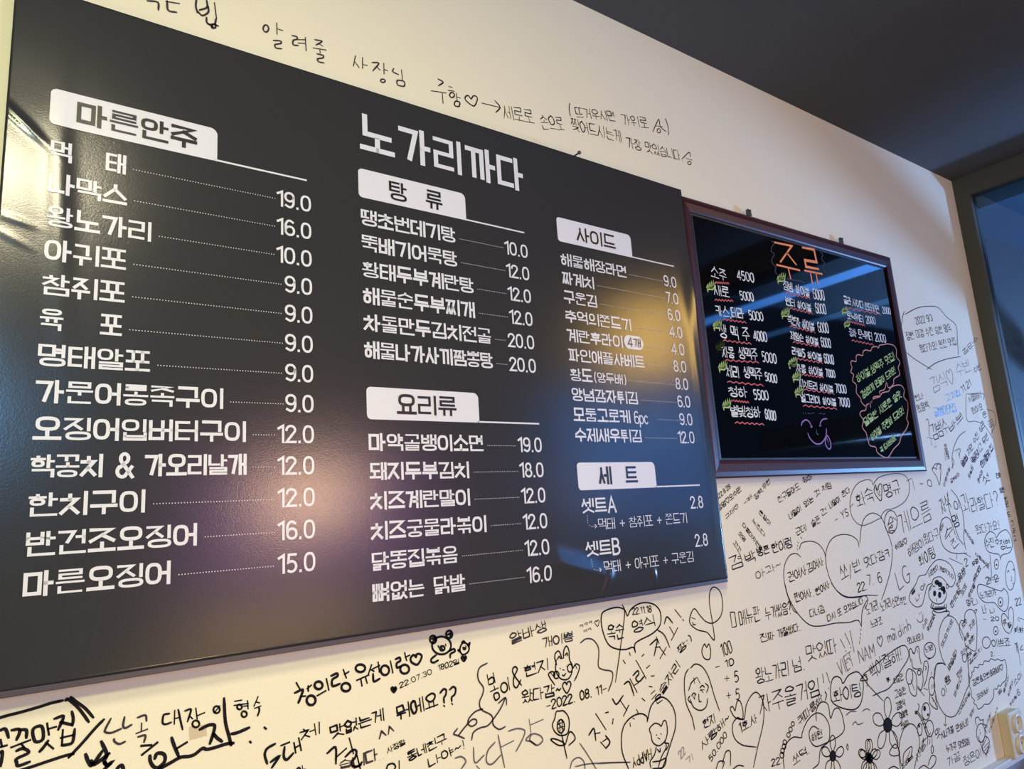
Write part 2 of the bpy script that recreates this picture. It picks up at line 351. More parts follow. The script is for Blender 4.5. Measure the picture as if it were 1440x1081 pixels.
# chair rail and panelling under the writing
struct(MB().box((XL, -.014, .685), (XR, 0, .709)).box((XL, -.022, .697), (XR, -.014, .709)).build('trim_1', M['trim_white'], None, .002))
wp = struct(rm((XL, -.006, .09), (XR, 0, .685)).build('trim_2', M['wainscot']))
struct(rm((XL, -.012, 0), (XR, 0, .09)).build('baseboard_back', M['trim_white'], None, .002))
# outside: facade of the neighbouring shop and the soffit over the window
fac = principled('outside_facade_paint', (.036, .048, .064), .7)
struct(rm((XR + .05, .05, 0), (XR + 3, .2, EYE + .99)).build('wall_outside', fac))
struct(rm((XR + .05, -1.1, EYE + .99), (XR + 3, .2, EYE + 1.1)).build('ceiling_outside', principled('outside_soffit', (.05, .09, .14), .7)))
sg = rm((XR + .86, -1.6, 1.745), (XR + .92, -.30, 1.875)).build('shadow_slab', M['frame_dark'])  # unseen slab added to block the street light and shade a wall band
sg['label'] = 'unseen narrow dark slab added outside the window to shade a band of wall'; sg['category'] = 'shadow_slab'

# ------------------------------------------------------------------ the menu poster
PD = .028
def bump_at(x, z):
    """relief of the stretched vinyl in metres; x, z are wall coordinates round the eye"""
    g = lambda a, b, sx, sz: math.exp(-((x - a) / sx) ** 2 - ((z - b) / sz) ** 2)
    h = .0016 * math.sin(2.3 * x + 1.2 * z + .6) + .0008 * math.sin(6.1 * x - 4.3 * z)
    # buckle along the left edge with a sharp pleat
    ed = math.exp(-((x + .03) / .055) ** 2) * (.5 + .5 * math.tanh((.56 - z) / .03))
    h += .0012 * ed * (.5 + .5 * math.tanh((z - .20) / .10))
    zz = .545 - .9 * (x + .03)
    h += .0030 * math.exp(-((z - zz) / .007) ** 2) * math.exp(-((x + .02) / .03) ** 2)
    xr = .028 + .10 * max(0, .55 - z) ** 1.5
    h += .0016 * math.exp(-((x - xr) / .013) ** 2) * math.exp(-((z - .44) / .13) ** 2)
    h += .0006 * math.exp(-((z - .397 + .25 * (x + .01)) / .004) ** 2) * math.exp(-((x + .01) / .018) ** 2)
    h += .0005 * math.exp(-((z - .372 + .5 * (x + .01)) / .004) ** 2) * math.exp(-((x + .015) / .018) ** 2)
    # pull wrinkles at the lower right corner and a curl on the right edge
    zc = -.078 - .30 * max(0, x - .79) - .10 * max(0, .79 - x)
    h += .0042 * math.exp(-((z - zc) / .019) ** 2) * math.exp(-((x - .82) / .085) ** 2)
    h += .0022 * math.exp(-((x - .90 - .5 * (z + .12)) / .010) ** 2) * math.exp(-((z + .12) / .035) ** 2)
    h += .0016 * math.exp(-((x - 1.022) / .004) ** 2) * math.exp(-((z + .118) / .012) ** 2)
    h += .0050 * math.exp(-((x - 1.235) / .030) ** 2) * math.exp(-((z - .47) / .07) ** 2)
    h += .0014 * math.exp(-((x - 1.215) / .010) ** 2) * math.exp(-((z - .20) / .16) ** 2)
    return max(h, -.004) + .004
def on_poster(x, z, lift=0.0):
    d = PD + bump_at(x, z) + lift
    return (x * (1 - PD), -d, EYE + z * (1 - PD))
PX0, PX1, PZ0, PZ1 = -.029, 1.235, -.146, .7255
poster = empty('menu_poster', (0, 0, 0), 'large dark vinyl menu poster with white Korean menu text on the cream wall', 'poster')
nx, nz = 420, 290
vs = [on_poster(PX0 + (PX1 - PX0) * i / nx, PZ0 + (PZ1 - PZ0) * j / nz) for j in range(nz + 1) for i in range(nx + 1)]
fs = [(j * (nx + 1) + i, j * (nx + 1) + i + 1, (j + 1) * (nx + 1) + i + 1, (j + 1) * (nx + 1) + i) for j in range(nz) for i in range(nx)]
b0 = len(vs)                                    # turned-back edge of the vinyl
border = [i for i in range(nx + 1)] + [j * (nx + 1) + nx for j in range(1, nz + 1)] + [nz * (nx + 1) + i for i in range(nx - 1, -1, -1)] + [j * (nx + 1) for j in range(nz - 1, 0, -1)]
vs += [(vs[i][0], -.001, vs[i][2]) for i in border]
fs += [(border[k], b0 + k, b0 + (k + 1) % len(border), border[(k + 1) % len(border)]) for k in range(len(border))]
mesh_obj('vinyl_sheet', vs, fs, M['vinyl'], poster, True)
s = 1 - PD
rm((PX0 * s, -.032, EYE + (PZ0 - .008) * s), (PX1 * s, -.001, EYE + PZ0 * s - .0003)).build('bottom_rail', M['rail'], poster, .001)

TB = .0042                                      # stroke weight of the bold print
LIFT = .0007
lift_w = lambda x, z: on_poster(x, z, LIFT)
lift_d = lambda x, z: on_poster(x, z, LIFT * 2)
def print_text(name, text, x0, z0, h, x1=None, right=None, wt=TB, mat='print_white', to3=lift_w, digit=False, space=.5, sx=None, parent=None):
    if '  ' in text:                            # words set far apart are separate pieces of print
        k = (x1 - x0) / (layout(text, 2.9, wt / h / 2, space, .12)[1] - .06); i = 0
        for part_ in [t for t in text.split(' ') if t]:
            i = text.index(part_, i); a = x0 + layout(text[:i], 2.9, .05, space, .12)[1] * k
            print_text(name, part_, a, z0, h, x1=a + (layout(part_, 2.9, .05, space, .12)[1] - .06) * k, wt=wt, mat=mat, to3=to3, parent=parent); i += len(part_)
        return x0
    e = wt / h / 2; dens = []
    ss, wd = layout(text, 2.9, e, space, .17 if digit else .12, dens=dens)
    if digit:       # digits keep the pen half a weight inside their box
        ss = [[(x, e + y * (1 - 2 * e)) for x, y in q] for q in ss]
    k = sx if sx else h
    if x1 is not None: k = (x1 - x0) / (wd - .06)
    if right is not None: x0 = right - (wd - (.17 / 2 if digit else 0)) * k + e * k * .3
    mb = MB()
    for q, dn in zip(ss, dens):
        ribbon(mb, [(x0 + x * k, z0 + y * h) for x, y in q], wt * (.70 + .30 * dn), to3, 'square', flat=(1.0 if digit else min(1, (.08 + .90 * dn) / (.70 + .30 * dn))))
    mb.build(name, M[mat], parent or poster); return x0
def dots(x0, x1, z):
    mb = MB(); x = x0; r = .0008
    while x < x1:
        b = len(mb.v)
        for a in range(6): mb.v.append(lift_w(x + r * math.cos(a * 1.0472), z + r * math.sin(a * 1.0472)))
        mb.f.append(tuple(range(b, b + 6))); x += .00355
    mb.build('dotted_leader', M['print_dim'], poster)
def tab(x0, z0, text, tx0, tx1, tz0, th, x_end, wt=.0042, w=.203, h=.0505):
    mb = MB(); n = 40                            # filled with columns so that it follows the vinyl
    for i in range(n + 1):
        x = x0 + w * (3 * (i / n) ** 2 - 2 * (i / n) ** 3)     # columns crowd at the rounded ends
        lo = z0 + (.007 - math.sqrt(max(0, .007 ** 2 - (x0 + .007 - x) ** 2)) if x < x0 + .007 else 0)
        hi = z0 + h - (.007 - math.sqrt(max(0, .007 ** 2 - (x0 + .007 - x) ** 2)) if x < x0 + .007 else (.010 - math.sqrt(max(0, .010 ** 2 - (x - x0 - w + .010) ** 2)) if x > x0 + w - .010 else 0))
        for k in range(7): mb.v.append(lift_w(x, lo + (hi - lo) * k / 6))
    mb.f += [(i * 7 + k, i * 7 + 7 + k, i * 7 + 8 + k, i * 7 + k + 1) for i in range(n) for k in range(6)]
    ht = mb.build('heading_tab', M['print_white'], poster)
    mb = MB(); ribbon(mb, [(x0 + w - .004, z0 + .0014), (x_end, z0 + .0014)], .0028, lift_w, 'none'); mb.build('heading_rule', M['print_white'], poster)
    print_text('heading_text', text, tx0, tz0, th, x1=tx1, wt=wt, mat='print_dark', to3=lift_d, parent=ht)
# title, letter by letter as it is spaced
for ch, a, b in (('노', .440, .502), ('가', .511, .571), ('리', .578, .636), ('까', .644, .708), ('다', .713, .772)):
    print_text('title_letter', ch, a, .612, .067, x1=b, wt=.0092)
tab(.016, .534, '마른안주', .045, .192, .543, .0325, .350, .0052)
tab(.435, .5275, '탕  류', .489, .590, .5345, .035, .766, .0046)
tab(.439, .165, '요리류', .489, .598, .174, .033, .769, .0046)
tab(.848, .528, '사이드', .897, 1.004, .537, .031, 1.179, .0040)
tab(.849, .046, '세  트', .900, 1.001, .055, .034, 1.180, .0052)
col1 = [('먹   태', .104, '19.0'), ('나막스', .107, '16.0'), ('왕노가리', .138, '10.0'), ('아귀포', .109, '9.0'), ('참쥐포', .109, '9.0'), ('육   포', .107, '9.0'), ('명태알포', .141, '9.0'),
        ('가문어통족구이', .232, '9.0'), ('오징어입버터구이', .262, '12.0'), ('학꽁치 & 가오리날개', .262, '12.0'), ('한치구이', .141, '12.0'), ('반건조오징어', .202, '16.0'), ('마른오징어', .172, '15.0')]
def rows(items, x0, zt, dz, h, xr, hp, wp_=.0030):
    for i, (t, xe, pr) in enumerate(items):
        z = zt - dz * i
        print_text('menu_item', t, x0, z, h, x1=xe)
        xl = print_text('price', pr, 0, z - .001, hp, right=xr, wt=.0034, digit=True)
        dots(xe + .009, xl - .002, z + h * .36)
rows(col1, .0195, .4845, .04452, .0285, .354, .0262)
col2 = [('땡초번데기탕', .613, '10.0'), ('뚝배기어묵탕', .614, '12.0'), ('황태두부계란탕', .645, '12.0'), ('해물순두부찌개', .645, '12.0'), ('차돌만두김치전골', .676, '20.0'), ('해물나가사끼짬뽕탕', .676, '20.0')]
rows(col2, .4375, .4795, .0439, .0285, .7685, .0262)
col2b = [('마약골뱅이소면', .647, '19.0'), ('돼지두부김치', .617, '18.0'), ('치즈계란말이', .616, '12.0'), ('치즈궁물라볶이', .645, '12.0'), ('닭똥집볶음', .587, '12.0'), ('뼈없는 닭발', .598, '16.0')]
rows(col2b, .4405, .1165, .0441, .0275, .769, .0262)
col3 = [('해물해장라면', 1.028, '9.0'), ('짜계치', .934, '7.0'), ('구운김', .937, '6.0'), ('추억의쫀드기', 1.027, '4.0'), ('계란후라이', .998, '4.0'), ('파인애플샤베트', 1.054, '8.0'),
        ('황도', .907, '8.0'), ('양념감자튀김', 1.024, '6.0'), ('모둠고로케 6pc', 1.068, '9.0'), ('수제새우튀김', 1.024, '12.0')]
for i, (t, xe, pr) in enumerate(col3):
    z = .4790 - .0382 * i
    if '6pc' in t:
        print_text('menu_item', '모둠고로케', .851, z, .026, x1=.998, wt=.0037); print_text('menu_item', '6pc', 1.008, z, .024, sx=.024, wt=.0026, digit=False)
    else: print_text('menu_item', t, .851, z, .026, x1=xe, wt=.0037)
    xl = print_text('price', pr, 0, z - .0005, .0255, right=1.1785, wt=.0031, digit=True)
    a = xe + .009
    if t == '계란후라이': a = 1.065
    if t == '황도': print_text('menu_item', '(양두배)', .911, z + .001, .0205, x1=.996, wt=.0024); a = 1.002
    dots(a, xl - .002, z + .0095)
mb = MB()                                        # white pill with the count of eggs
for i in range(17):
    x = 1.001 + .056 * i / 16; q = abs(x - 1.029) - (.028 - .0145)
    hh = .0145 if q <= 0 else math.sqrt(max(0, .0145 ** 2 - q * q))
    mb.v += [lift_w(x, .3405 - hh), lift_w(x, .3405 + hh)]
mb.f += [(2 * i, 2 * i + 2, 2 * i + 3, 2 * i + 1) for i in range(16)]
badge = mb.build('count_badge', M['print_white'], poster)
print_text('badge_text', '4|개', 1.011, .3315, .0185, x1=1.049, wt=.0026, mat='print_dark', to3=lift_d, parent=badge)
print_text('menu_item', '셋트A', .852, .004, .0275, x1=.936, wt=.0042)
print_text('menu_item', '셋트B', .853, -.073, .0275, x1=.936, wt=.0042)
print_text('price', '2.8', 0, .000, .0255, right=1.182, wt=.0031, digit=True)
print_text('price', '2.8', 0, -.0765, .0255, right=1.183, wt=.0031, digit=True)
print_text('set_contents', '먹태 + 참쥐포 + 쫀드기', .889, -.0275, .021, x1=1.130, wt=.0019)
print_text('set_contents', '먹태 + 아귀포 + 구운김', .893, -.1045, .021, x1=1.136, wt=.0019)
for dz in (0, -.0775):
    mb = MB(); pts = [(.864, -.0005 - k * .004) for k in range(4)] + [(.867, -.0175), (.871, -.0195)] + [(.875 + k * .003, -.0198) for k in range(3)]
    for (x, z) in pts: ribbon(mb, [(x - .0006, z + dz), (x + .0006, z + dz)], .0014, lift_w, 'none')
    ribbon(mb, [(.8805, -.0168 + dz), (.8848, -.0198 + dz), (.8805, -.0228 + dz)], .0013, lift_w)
    mb.build('dotted_arrow', M['print_white'], poster)

# ------------------------------------------------------------------ crops of the photograph used as rulers
BD = .022                                        # the writing surface stands this far in front of the wall
rnd = random.Random(7)
class Ruler:
    def __init__(s, ox, oy, sc_, surf='wall'): s.o = (ox, oy, sc_); s.surf = surf
    def w(s, x, y): return W(s.o[0] + x / s.o[2], s.o[1] + y / s.o[2])
def lift_wall(x, z): return (x, -.0005, EYE + z)
def lift_board(x, z): return (x * (1 - BD), -BD - .0006, EYE + z * (1 - BD))
def hand_text(R, text, x0, y0, x1, y1, h, wt=.0030, mat='ink', name='handwriting', parent=None, jit=.035, lean=0.0, mb=None, space=.5, thin=1.0):
    """handwriting from baseline point to baseline point of a crop; h is the letter height there"""
    p0 = np.array(R.w(x0, y0)); p1 = np.array(R.w(x1, y1)); pu = np.array(R.w(x0, y0 - h))
    d = p1 - p0; L = np.hypot(*d); d = d / L; up = np.array([-d[1], d[0]]); hh = abs((pu - p0)[1]) if abs(d[0]) > .5 else np.hypot(*(pu - p0))
    to3 = lift_board if R.surf == 'board' else lift_wall
    ss, wd = layout(text, 2.0, .03, space, .16); k = L / max(wd, .1)
    if R.surf == 'wall': wt = min(wt, hh * .19)
    own = mb is None
    if own: mb = MB()
    for q in ss:
        j = [(x + rnd.uniform(-jit, jit), y + rnd.uniform(-jit, jit)) for x, y in (q[::2] + ([q[-1]] if len(q) % 2 == 0 else []) if len(q) > 12 and abs(q[0][0] - q[-1][0]) + abs(q[0][1] - q[-1][1]) < 1e-3 else q)]
        if len(q) >= 9 and len(j) == len(q): j = [(x + rnd.uniform(-.012, .012), y + rnd.uniform(-.012, .012)) for x, y in q]
        if len(j) < len(q): j[-1] = (j[0][0] + rnd.uniform(-.05, .05), j[0][1] + rnd.uniform(0, .06)) if abs(q[0][0] - q[-1][0]) < .01 and abs(q[0][1] - q[-1][1]) < .01 else j[-1]
        pts = [p0 + d * ((x + lean * y) * k) + up * (y * hh) for x, y in j]
        if len(pts) > 2: pts = smooth_line(pts, 3) if len(q) > 8 else rounded(pts)
        ribbon(mb, pts, wt * rnd.uniform(.88, 1.1), to3, 'round', .05)
    if own:
        return mb.build(name, M[mat], parent if parent is not None else (board if R.surf == 'board' else wall))
def rounded(pts):
    out = [pts[0]]
    for a, b, c in zip(pts, pts[1:], pts[2:]):
        out += [b + (a - b) * .16, b + (a - b) * .02 + (c - b) * .02, b + (c - b) * .16]
    return out + [pts[-1]]
def draw(R, lines, wt=.0037, mat='ink', name='doodle', parent=None, smooth=True):
    to3 = lift_board if R.surf == 'board' else lift_wall; mb = MB()
    for l in lines:
        pts = [np.array(R.w(x, y)) for x, y in l]
        ribbon(mb, smooth_line(pts) if smooth and len(pts) > 2 else pts, wt, to3, 'round', .05)
    return mb.build(name, M[mat], parent if parent is not None else (board if R.surf == 'board' else wall))
def blob(R, x, y, rx, ry, mat='ink', name='filled_spot', n=12, parent=None):
    to3 = lift_board if R.surf == 'board' else lift_wall; mb = MB()
    mb.v = [to3(*R.w(x + rx * math.cos(6.2832 * i / n), y - ry * math.sin(6.2832 * i / n))) for i in range(n)]; mb.f = [tuple(range(n))]
    return mb.build(name, M[mat], parent or wall)

# ------------------------------------------------------------------ the framed black writing board
board = empty('writing_board', (0, 0, 0), 'black glossy writing board in a dark red lacquered frame with handwritten drinks list', 'board')
FD = .030
outer = [(1.2365, .7115), (2.183, .7195), (2.182, .0635), (1.2350, .0600)]
inner = [W(971.5, 299.6), W(1245.5, 377), W(1292.0, 644.2), W(1012.5, 647.0)]
def at(p, d): return (p[0] * (1 - d), -d, EYE + p[1] * (1 - d))
for k in range(4):
    a, b = outer[k], outer[(k + 1) % 4]; ia, ib = inner[k], inner[(k + 1) % 4]
    mixp = lambda p, q, t: (p[0] + (q[0] - p[0]) * t, p[1] + (q[1] - p[1]) * t)
    prof = [(0, .001), (0, .025), (.10, .0285), (.35, FD), (.80, .0275), (.93, .025), (1.0, .0225), (1.0, .018)]
    v = [at(mixp(a, ia, t), d) for t, d in prof] + [at(mixp(b, ib, t), d) for t, d in prof]; n = len(prof)
    mesh_obj('frame_side', v, [(i, i + 1, n + i + 1, n + i) for i in range(n - 1)] + [tuple(range(n - 1, -1, -1)), tuple(range(n, 2 * n))], M['mahogany'], board)
mesh_obj('board_surface', [at(p, BD) for p in inner] + [(p[0], -.004, EYE + p[1]) for p in inner], [(0, 1, 2, 3), (0, 4, 5, 1), (1, 5, 6, 2), (2, 6, 7, 3), (3, 7, 4, 0)], M['board'], board)
mbs = MB()
for k in range(4):
    a, b = inner[k], inner[(k + 1) % 4]; ctr = ((inner[0][0] + inner[2][0]) / 2, (inner[0][1] + inner[2][1]) / 2)
    q = lambda p: (p[0] + (ctr[0] - p[0]) * .012, p[1] + (ctr[1] - p[1]) * .016)
    mbs.add([at(a, .0228), at(b, .0228), at(q(b), .0224), at(q(a), .0224)], [(0, 1, 2, 3)])
mbs.build('gasket', M['seam'], board)
for px, py in ((1047, 300), (1177, 339)):       # two hanging eyes on top of the frame
    x, z = W(px, py); z -= .007; mh = MB()
    mh.box((x - .009, -.014, EYE + z - .004), (x + .009, -.010, EYE + z + .006)); mh.box((x - .006, -.016, EYE + z + .006), (x - .002, -.008, EYE + z + .012)); mh.box((x + .002, -.016, EYE + z + .006), (x + .006, -.008, EYE + z + .012))
    mh.build('hanging_eye', M['steel'], board, .0008)

B2 = Ruler(940, 260, 3.789, 'board'); B3 = Ruler(960, 340, 6.005, 'board'); B4 = Ruler(980, 480, 6.005, 'board'); B5 = Ruler(1100, 340, 6.005, 'board'); B6 = Ruler(1120, 480, 5.146, 'board')
draw(B3, [[(775, 5), (920, 35), (825, 168)], [(880, 95), (955, 190)], [(795, 195), (985, 240)], [(893, 235), (910, 312)],
          [(1010, 48), (1107, 66), (1130, 172), (1030, 155), (1040, 210), (1145, 230)], [(1030, 243), (1175, 272)], [(1078, 262), (1092, 345)], [(1125, 270), (1140, 355)]],
     .0078, 'chalk_orange', 'board_title', smooth=False)
draw(B3, [[(745, -8), (772, 10), (750, 45), (747, 80), (772, 105), (755, 140), (752, 175), (785, 215), (778, 250), (795, 275)]], .0022, 'chalk_faint', 'cloud_outline')
draw(B3, [[(1160, 85), (1182, 110), (1170, 145), (1195, 175), (1180, 215), (1200, 260)], [(880, 312), (930, 322), (985, 330), (1030, 345)]], .0022, 'chalk_faint', 'cloud_outline')
def blist(R, rowsl, mat='chalk_white', wt=.0034):
    for t, x0, y0, x1, y1, h, pr, a0, b0, a1, b1, ph, u in rowsl:
        hand_text(R, t, x0, y0, x1, y1, h, wt, mat, 'drink_name', jit=.03)
        if pr: hand_text(R, pr, a0, b0, a1, b1, ph, wt * .95, mat, 'drink_price', jit=.03)
        if u:
            n = 12; mbp = [(u[0] + (u[2] - u[0]) * i / n, u[1] + (u[3] - u[1]) * i / n + (-7 if i % 2 else 5)) for i in range(n + 1)]
            draw(R, [mbp], .0026, 'chalk_red', 'wavy_underline')
blist(B3, [('소주', 240, 290, 375, 335, 92, '4500', 458, 315, 608, 342, 72, (275, 345, 390, 352)),
    ('새로', 268, 450, 400, 470, 85, '5000', 485, 488, 603, 500, 68, (270, 490, 425, 500)),
    ('카스,테라', 285, 625, 525, 650, 88, '5000', 560, 655, 685, 668, 72, (340, 655, 535, 682)),
    ('생 맥 주', 315, 810, 572, 840, 115, '4000', 600, 830, 716, 842, 78, (338, 832, 578, 862)),
    ('자몽', 338, 975, 442, 985, 92, None, 0, 0, 0, 0, 0, None), ('생맥주', 478, 985, 640, 1000, 95, '5000', 670, 1008, 796, 1030, 80, (355, 1000, 640, 1018)),
    ('짐빔 하이볼', 852, 402, 1075, 470, 78, '6000', 1105, 480, 1202, 495, 82, (865, 430, 1075, 480)),
    ('번터 하이볼', 870, 530, 1090, 595, 68, '6000', 1125, 600, 1215, 612, 80, (905, 560, 1097, 607)),
    ('복분자 하이볼', 888, 690, 1115, 760, 78, '6000', 1145, 760, 1236, 770, 80, (905, 712, 1118, 766)),
    ('제임슨 하이볼', 912, 820, 1150, 880, 66, '6000', 1170, 882, 1255, 895, 76, (930, 846, 1155, 888)),
    ('라벨5 하이볼', 925, 950, 1180, 1012, 66, '6000', 1196, 1022, 1280, 1035, 76, (955, 985, 1180, 1024))])
blist(B4, [('체리', 250, 295, 362, 312, 98, None, 0, 0, 0, 0, 0, None), ('생맥주', 400, 305, 556, 325, 95, '5000', 575, 330, 680, 352, 68, (255, 340, 560, 372)),
    ('청하', 273, 465, 430, 472, 88, '5500', 480, 488, 607, 495, 78, (298, 500, 438, 516)),
    ('별빛청하', 288, 632, 545, 645, 95, '6000', 575, 652, 670, 668, 80, (320, 685, 567, 702)),
    ('자몽 하이볼', 840, 255, 1068, 295, 68, '7000', 1090, 295, 1170, 305, 60, (885, 280, 1068, 305)),
    ('피치트리 하이볼', 862, 382, 1155, 440, 68, '7000', 1172, 430, 1266, 440, 70, (900, 406, 1158, 442)),
    ('얼그레이 하이볼', 880, 508, 1180, 548, 68, '7000', 1198, 545, 1295, 552, 70, (895, 542, 1180, 570))])
blist(B5, [('콜라.사이다.환타파인', 522, 520, 822, 606, 66, '2000', 846, 600, 918, 612, 50, (555, 560, 832, 616)),
    ('토닉워터', 550, 648, 690, 685, 62, '2000', 710, 685, 790, 697, 58, (570, 675, 697, 707)),
    ('홍차 토닉워터', 568, 795, 766, 835, 72, '2000', 785, 835, 880, 852, 66, (585, 832, 770, 870))], wt=.0030)
def leaf(R, x, y, s=1.0, fill=1):
    z = [(-30, 10), (-22, -12), (-18, 14), (-8, -26), (-6, 12), (6, -34), (8, 10), (20, -38), (20, 6), (32, -28), (26, 14), (10, 26), (-6, 22), (-24, 26), (-20, 42)]
    draw(R, [[(x + a * s, y + b * s) for a, b in z], [(x - 24 * s, y + 16 * s), (x + 24 * s, y - 2 * s), (x - 18 * s, y + 4 * s), (x + 28 * s, y - 16 * s)]], .0034, 'chalk_green', 'leaf_doodle', smooth=False)
for x, y in ((235, 375), (830, 305), (290, 700), (315, 880), (865, 600), (930, 1020)): leaf(B3, x, y, 1.15)
for x, y in ((195, 40), (215, 210), (250, 530), (805, 180), (840, 295), (860, 422)): leaf(B4, x, y, 1.15)
for x, y in ((525, 580), (545, 692)): leaf(B5, x, y, .8)
draw(B6, [[(400, 190), (392, 160), (400, 140), (430, 145), (430, 110), (445, 95), (478, 102), (480, 75), (500, 62), (535, 68), (548, 42), (580, 38), (592, 48), (600, 28), (635, 22), (660, 18), (700, 28), (722, 60), (722, 110), (748, 150), (735, 190), (746, 240), (705, 270), (700, 310), (665, 335), (650, 298), (636, 345), (600, 362), (606, 392), (560, 400), (545, 430), (505, 470), (470, 440), (462, 410), (432, 370), (432, 315), (405, 285), (412, 240), (392, 222), (400, 190)]], .0028, 'chalk_pink', 'cloud_outline')
draw(B6, [[(500, 478), (540, 440), (555, 415), (600, 400), (620, 372), (665, 360), (680, 335), (715, 318), (755, 318), (778, 352), (775, 400), (802, 440), (805, 500), (796, 560), (808, 590), (790, 640), (758, 680), (742, 735), (700, 780), (662, 838), (620, 830), (582, 800), (572, 765), (530, 752), (512, 700), (502, 660), (475, 620), (482, 570), (458, 530), (468, 505), (500, 495), (505, 460), (530, 452), (535, 478)]],
     .0028, 'chalk_pink', 'cloud_outline')
for t, a, b, c, d, h in (('하이볼,생맥주 맛집!', 445, 300, 718, 128, 60), ('감성있게 만들어 드려요!', 480, 415, 722, 225, 52), ('달달한 새로운 술맛', 500, 615, 765, 400, 58), ('하이볼 주문해 드려요!', 548, 722, 782, 515, 55), ('꼭 드셔보세요', 615, 808, 722, 708, 38)):
    hand_text(B6, t, a, b, c, d, h, .0034, 'chalk_green', 'cloud_message', jit=.03)
draw(B4, [[(882, 710), (888, 682), (918, 662), (948, 680), (965, 720)], [(1096, 652), (1062, 658), (1042, 686), (1040, 712)], [(935, 775), (955, 820), (1000, 862), (1050, 858), (1088, 800), (1092, 738)],
          [(1082, 840), (1098, 795), (1122, 835), (1130, 890), (1112, 908), (1090, 880), (1082, 840)], [(1095, 815), (1108, 850)]], .0034, 'chalk_purple', 'winking_face_doodle')
draw(B4, [[(1008, 745), (1010, 778), (1028, 786)], [(895, 600), (898, 612)], [(915, 598), (920, 612)], [(935, 606), (955, 610)], [(965, 606), (985, 604)], [(1030, 612), (1050, 606)], [(1062, 614), (1080, 608)]], .0022, 'chalk_faint', 'faint_strokes')
blob(B4, 965, 718, 9, 11, 'chalk_purple', 'eye_dot', parent=board); blob(B4, 1040, 710, 8, 9, 'chalk_purple', 'eye_dot', parent=board)

# ------------------------------------------------------------------ customers' marker writing on the wall
T1 = Ruler(200, 0, 3.4286); T2 = Ruler(580, 80, 3.3488)
G1 = Ruler(0, 940, 6.0); G2 = Ruler(200, 880, 5.379); G3 = Ruler(380, 870, 4.5); G4 = Ruler(640, 850, 4.681); G5 = Ruler(840, 810, 3.9875); G6 = Ruler(1000, 820, 4.141)
G7 = Ruler(1000, 660, 5.404); G8 = Ruler(1150, 640, 4.915); G9 = Ruler(1160, 820, 4.141); G10 = Ruler(1280, 780, 6.006); G11 = Ruler(1280, 920, 6.7125); G12 = Ruler(1260, 640, 6.006); G13 = Ruler(1260, 420, 4.505)
def N(R, mat, wt, *lines, name='handwritten_note'):
    """one note of one hand: all its lines are one piece of writing"""
    mb = MB()
    for t, x0, y0, x1, y1, h in lines: hand_text(R, t, x0, y0, x1, y1, h, wt, mb=mb)
    mb.build(name, M[mat], wall)
# above the poster
draw(T1, [[(25, 5), (75, 12), (78, 48)], [(120, 5), (125, 50), (165, 60)], [(115, 8), (178, 18)], [(262, -5), (258, 30), (266, 62)], [(275, 50), (312, 36), (310, 0)], [(270, 58), (290, 76), (318, 60), (318, 30)], [(348, 15), (358, 90)], [(310, 85), (312, 110), (340, 130)],
          [(335, 128), (340, 118), (352, 120), (352, 134), (338, 136), (335, 128)], [(356, 92), (352, 118), (366, 126)], [(316, 116), (345, 118)]], .0030, 'ink_thin', 'handwritten_note')
draw(T1, [ring(596, 138, 13, 17, 14), [(648, 112), (650, 165)], [(652, 140), (676, 148)], [(632, 196), (665, 198), (668, 210), (640, 216), (645, 232), (672, 236)],
          [(722, 172), (745, 178), (745, 190), (728, 196), (728, 216), (752, 220)], [(752, 192), (782, 192)], [(752, 208), (782, 210)], [(786, 182), (790, 245)],
          [(832, 192), (866, 200), (838, 218)], [(850, 210), (868, 222)], [(824, 232), (886, 242)], [(856, 240), (858, 256)], [(842, 260), (872, 268), (870, 280), (846, 284), (850, 298), (876, 304)],
          [(1028, 270), (1018, 318)], [(1026, 300), (1045, 326)], [(1062, 278), (1062, 330)], [(1064, 312), (1084, 316)], [(1108, 302), (1140, 306), (1112, 342)], [(1130, 322), (1146, 338)], [(1164, 306), (1166, 356)], [(1168, 336), (1182, 342)], ring(1160, 390, 11, 8, 12),
          [(1212, 330), (1208, 346), (1235, 360)], [(1250, 338), (1254, 385)], [(1230, 388), (1262, 394), (1262, 416), (1232, 410), (1230, 388)]], .0027, 'ink_thin', 'handwritten_note')
draw(T2, [[(120, 104), (144, 120), (122, 136)], [(88, 160), (158, 170)], [(140, 172), (144, 218)], [(172, 140), (186, 144)], [(168, 158), (196, 162)], ring(186, 180, 11, 12, 12), [(206, 172), (210, 208)], [(210, 190), (224, 194)], [(202, 210), (222, 214), (218, 234), (198, 228), (202, 210)],
          [(276, 198), (262, 182), (248, 190), (252, 206), (288, 232), (304, 206), (302, 188), (286, 184), (276, 198)], [(328, 218), (410, 238)], [(388, 206), (412, 238), (392, 262)]], .0026, 'ink', 'handwritten_note')
N(T2, 'ink', .0022, ('세로로', 432, 290, 578, 316, 62), ('손으로', 612, 340, 720, 348, 62), ('찢어드시는게', 752, 345, 990, 405, 56), ('가장 맛있습니다.', 1012, 428, 1275, 492, 50))
N(T2, 'ink', .0022, ('(', 735, 275, 752, 282, 62), ('뜨거우시면', 772, 285, 960, 305, 46), ('가위로', 990, 318, 1116, 338, 48), (')', 1195, 365, 1215, 370, 75))
draw(T2, [[(1132, 352), (1155, 300), (1162, 298), (1168, 330), (1195, 352)], [(1145, 325), (1178, 330)], ring(1160, 348, 8, 10, 10), [(1268, 482), (1302, 450), (1310, 470)], [(1288, 478), (1316, 486)], ring(1304, 500, 8, 8, 10)], .0022, 'ink', 'hat_mark')
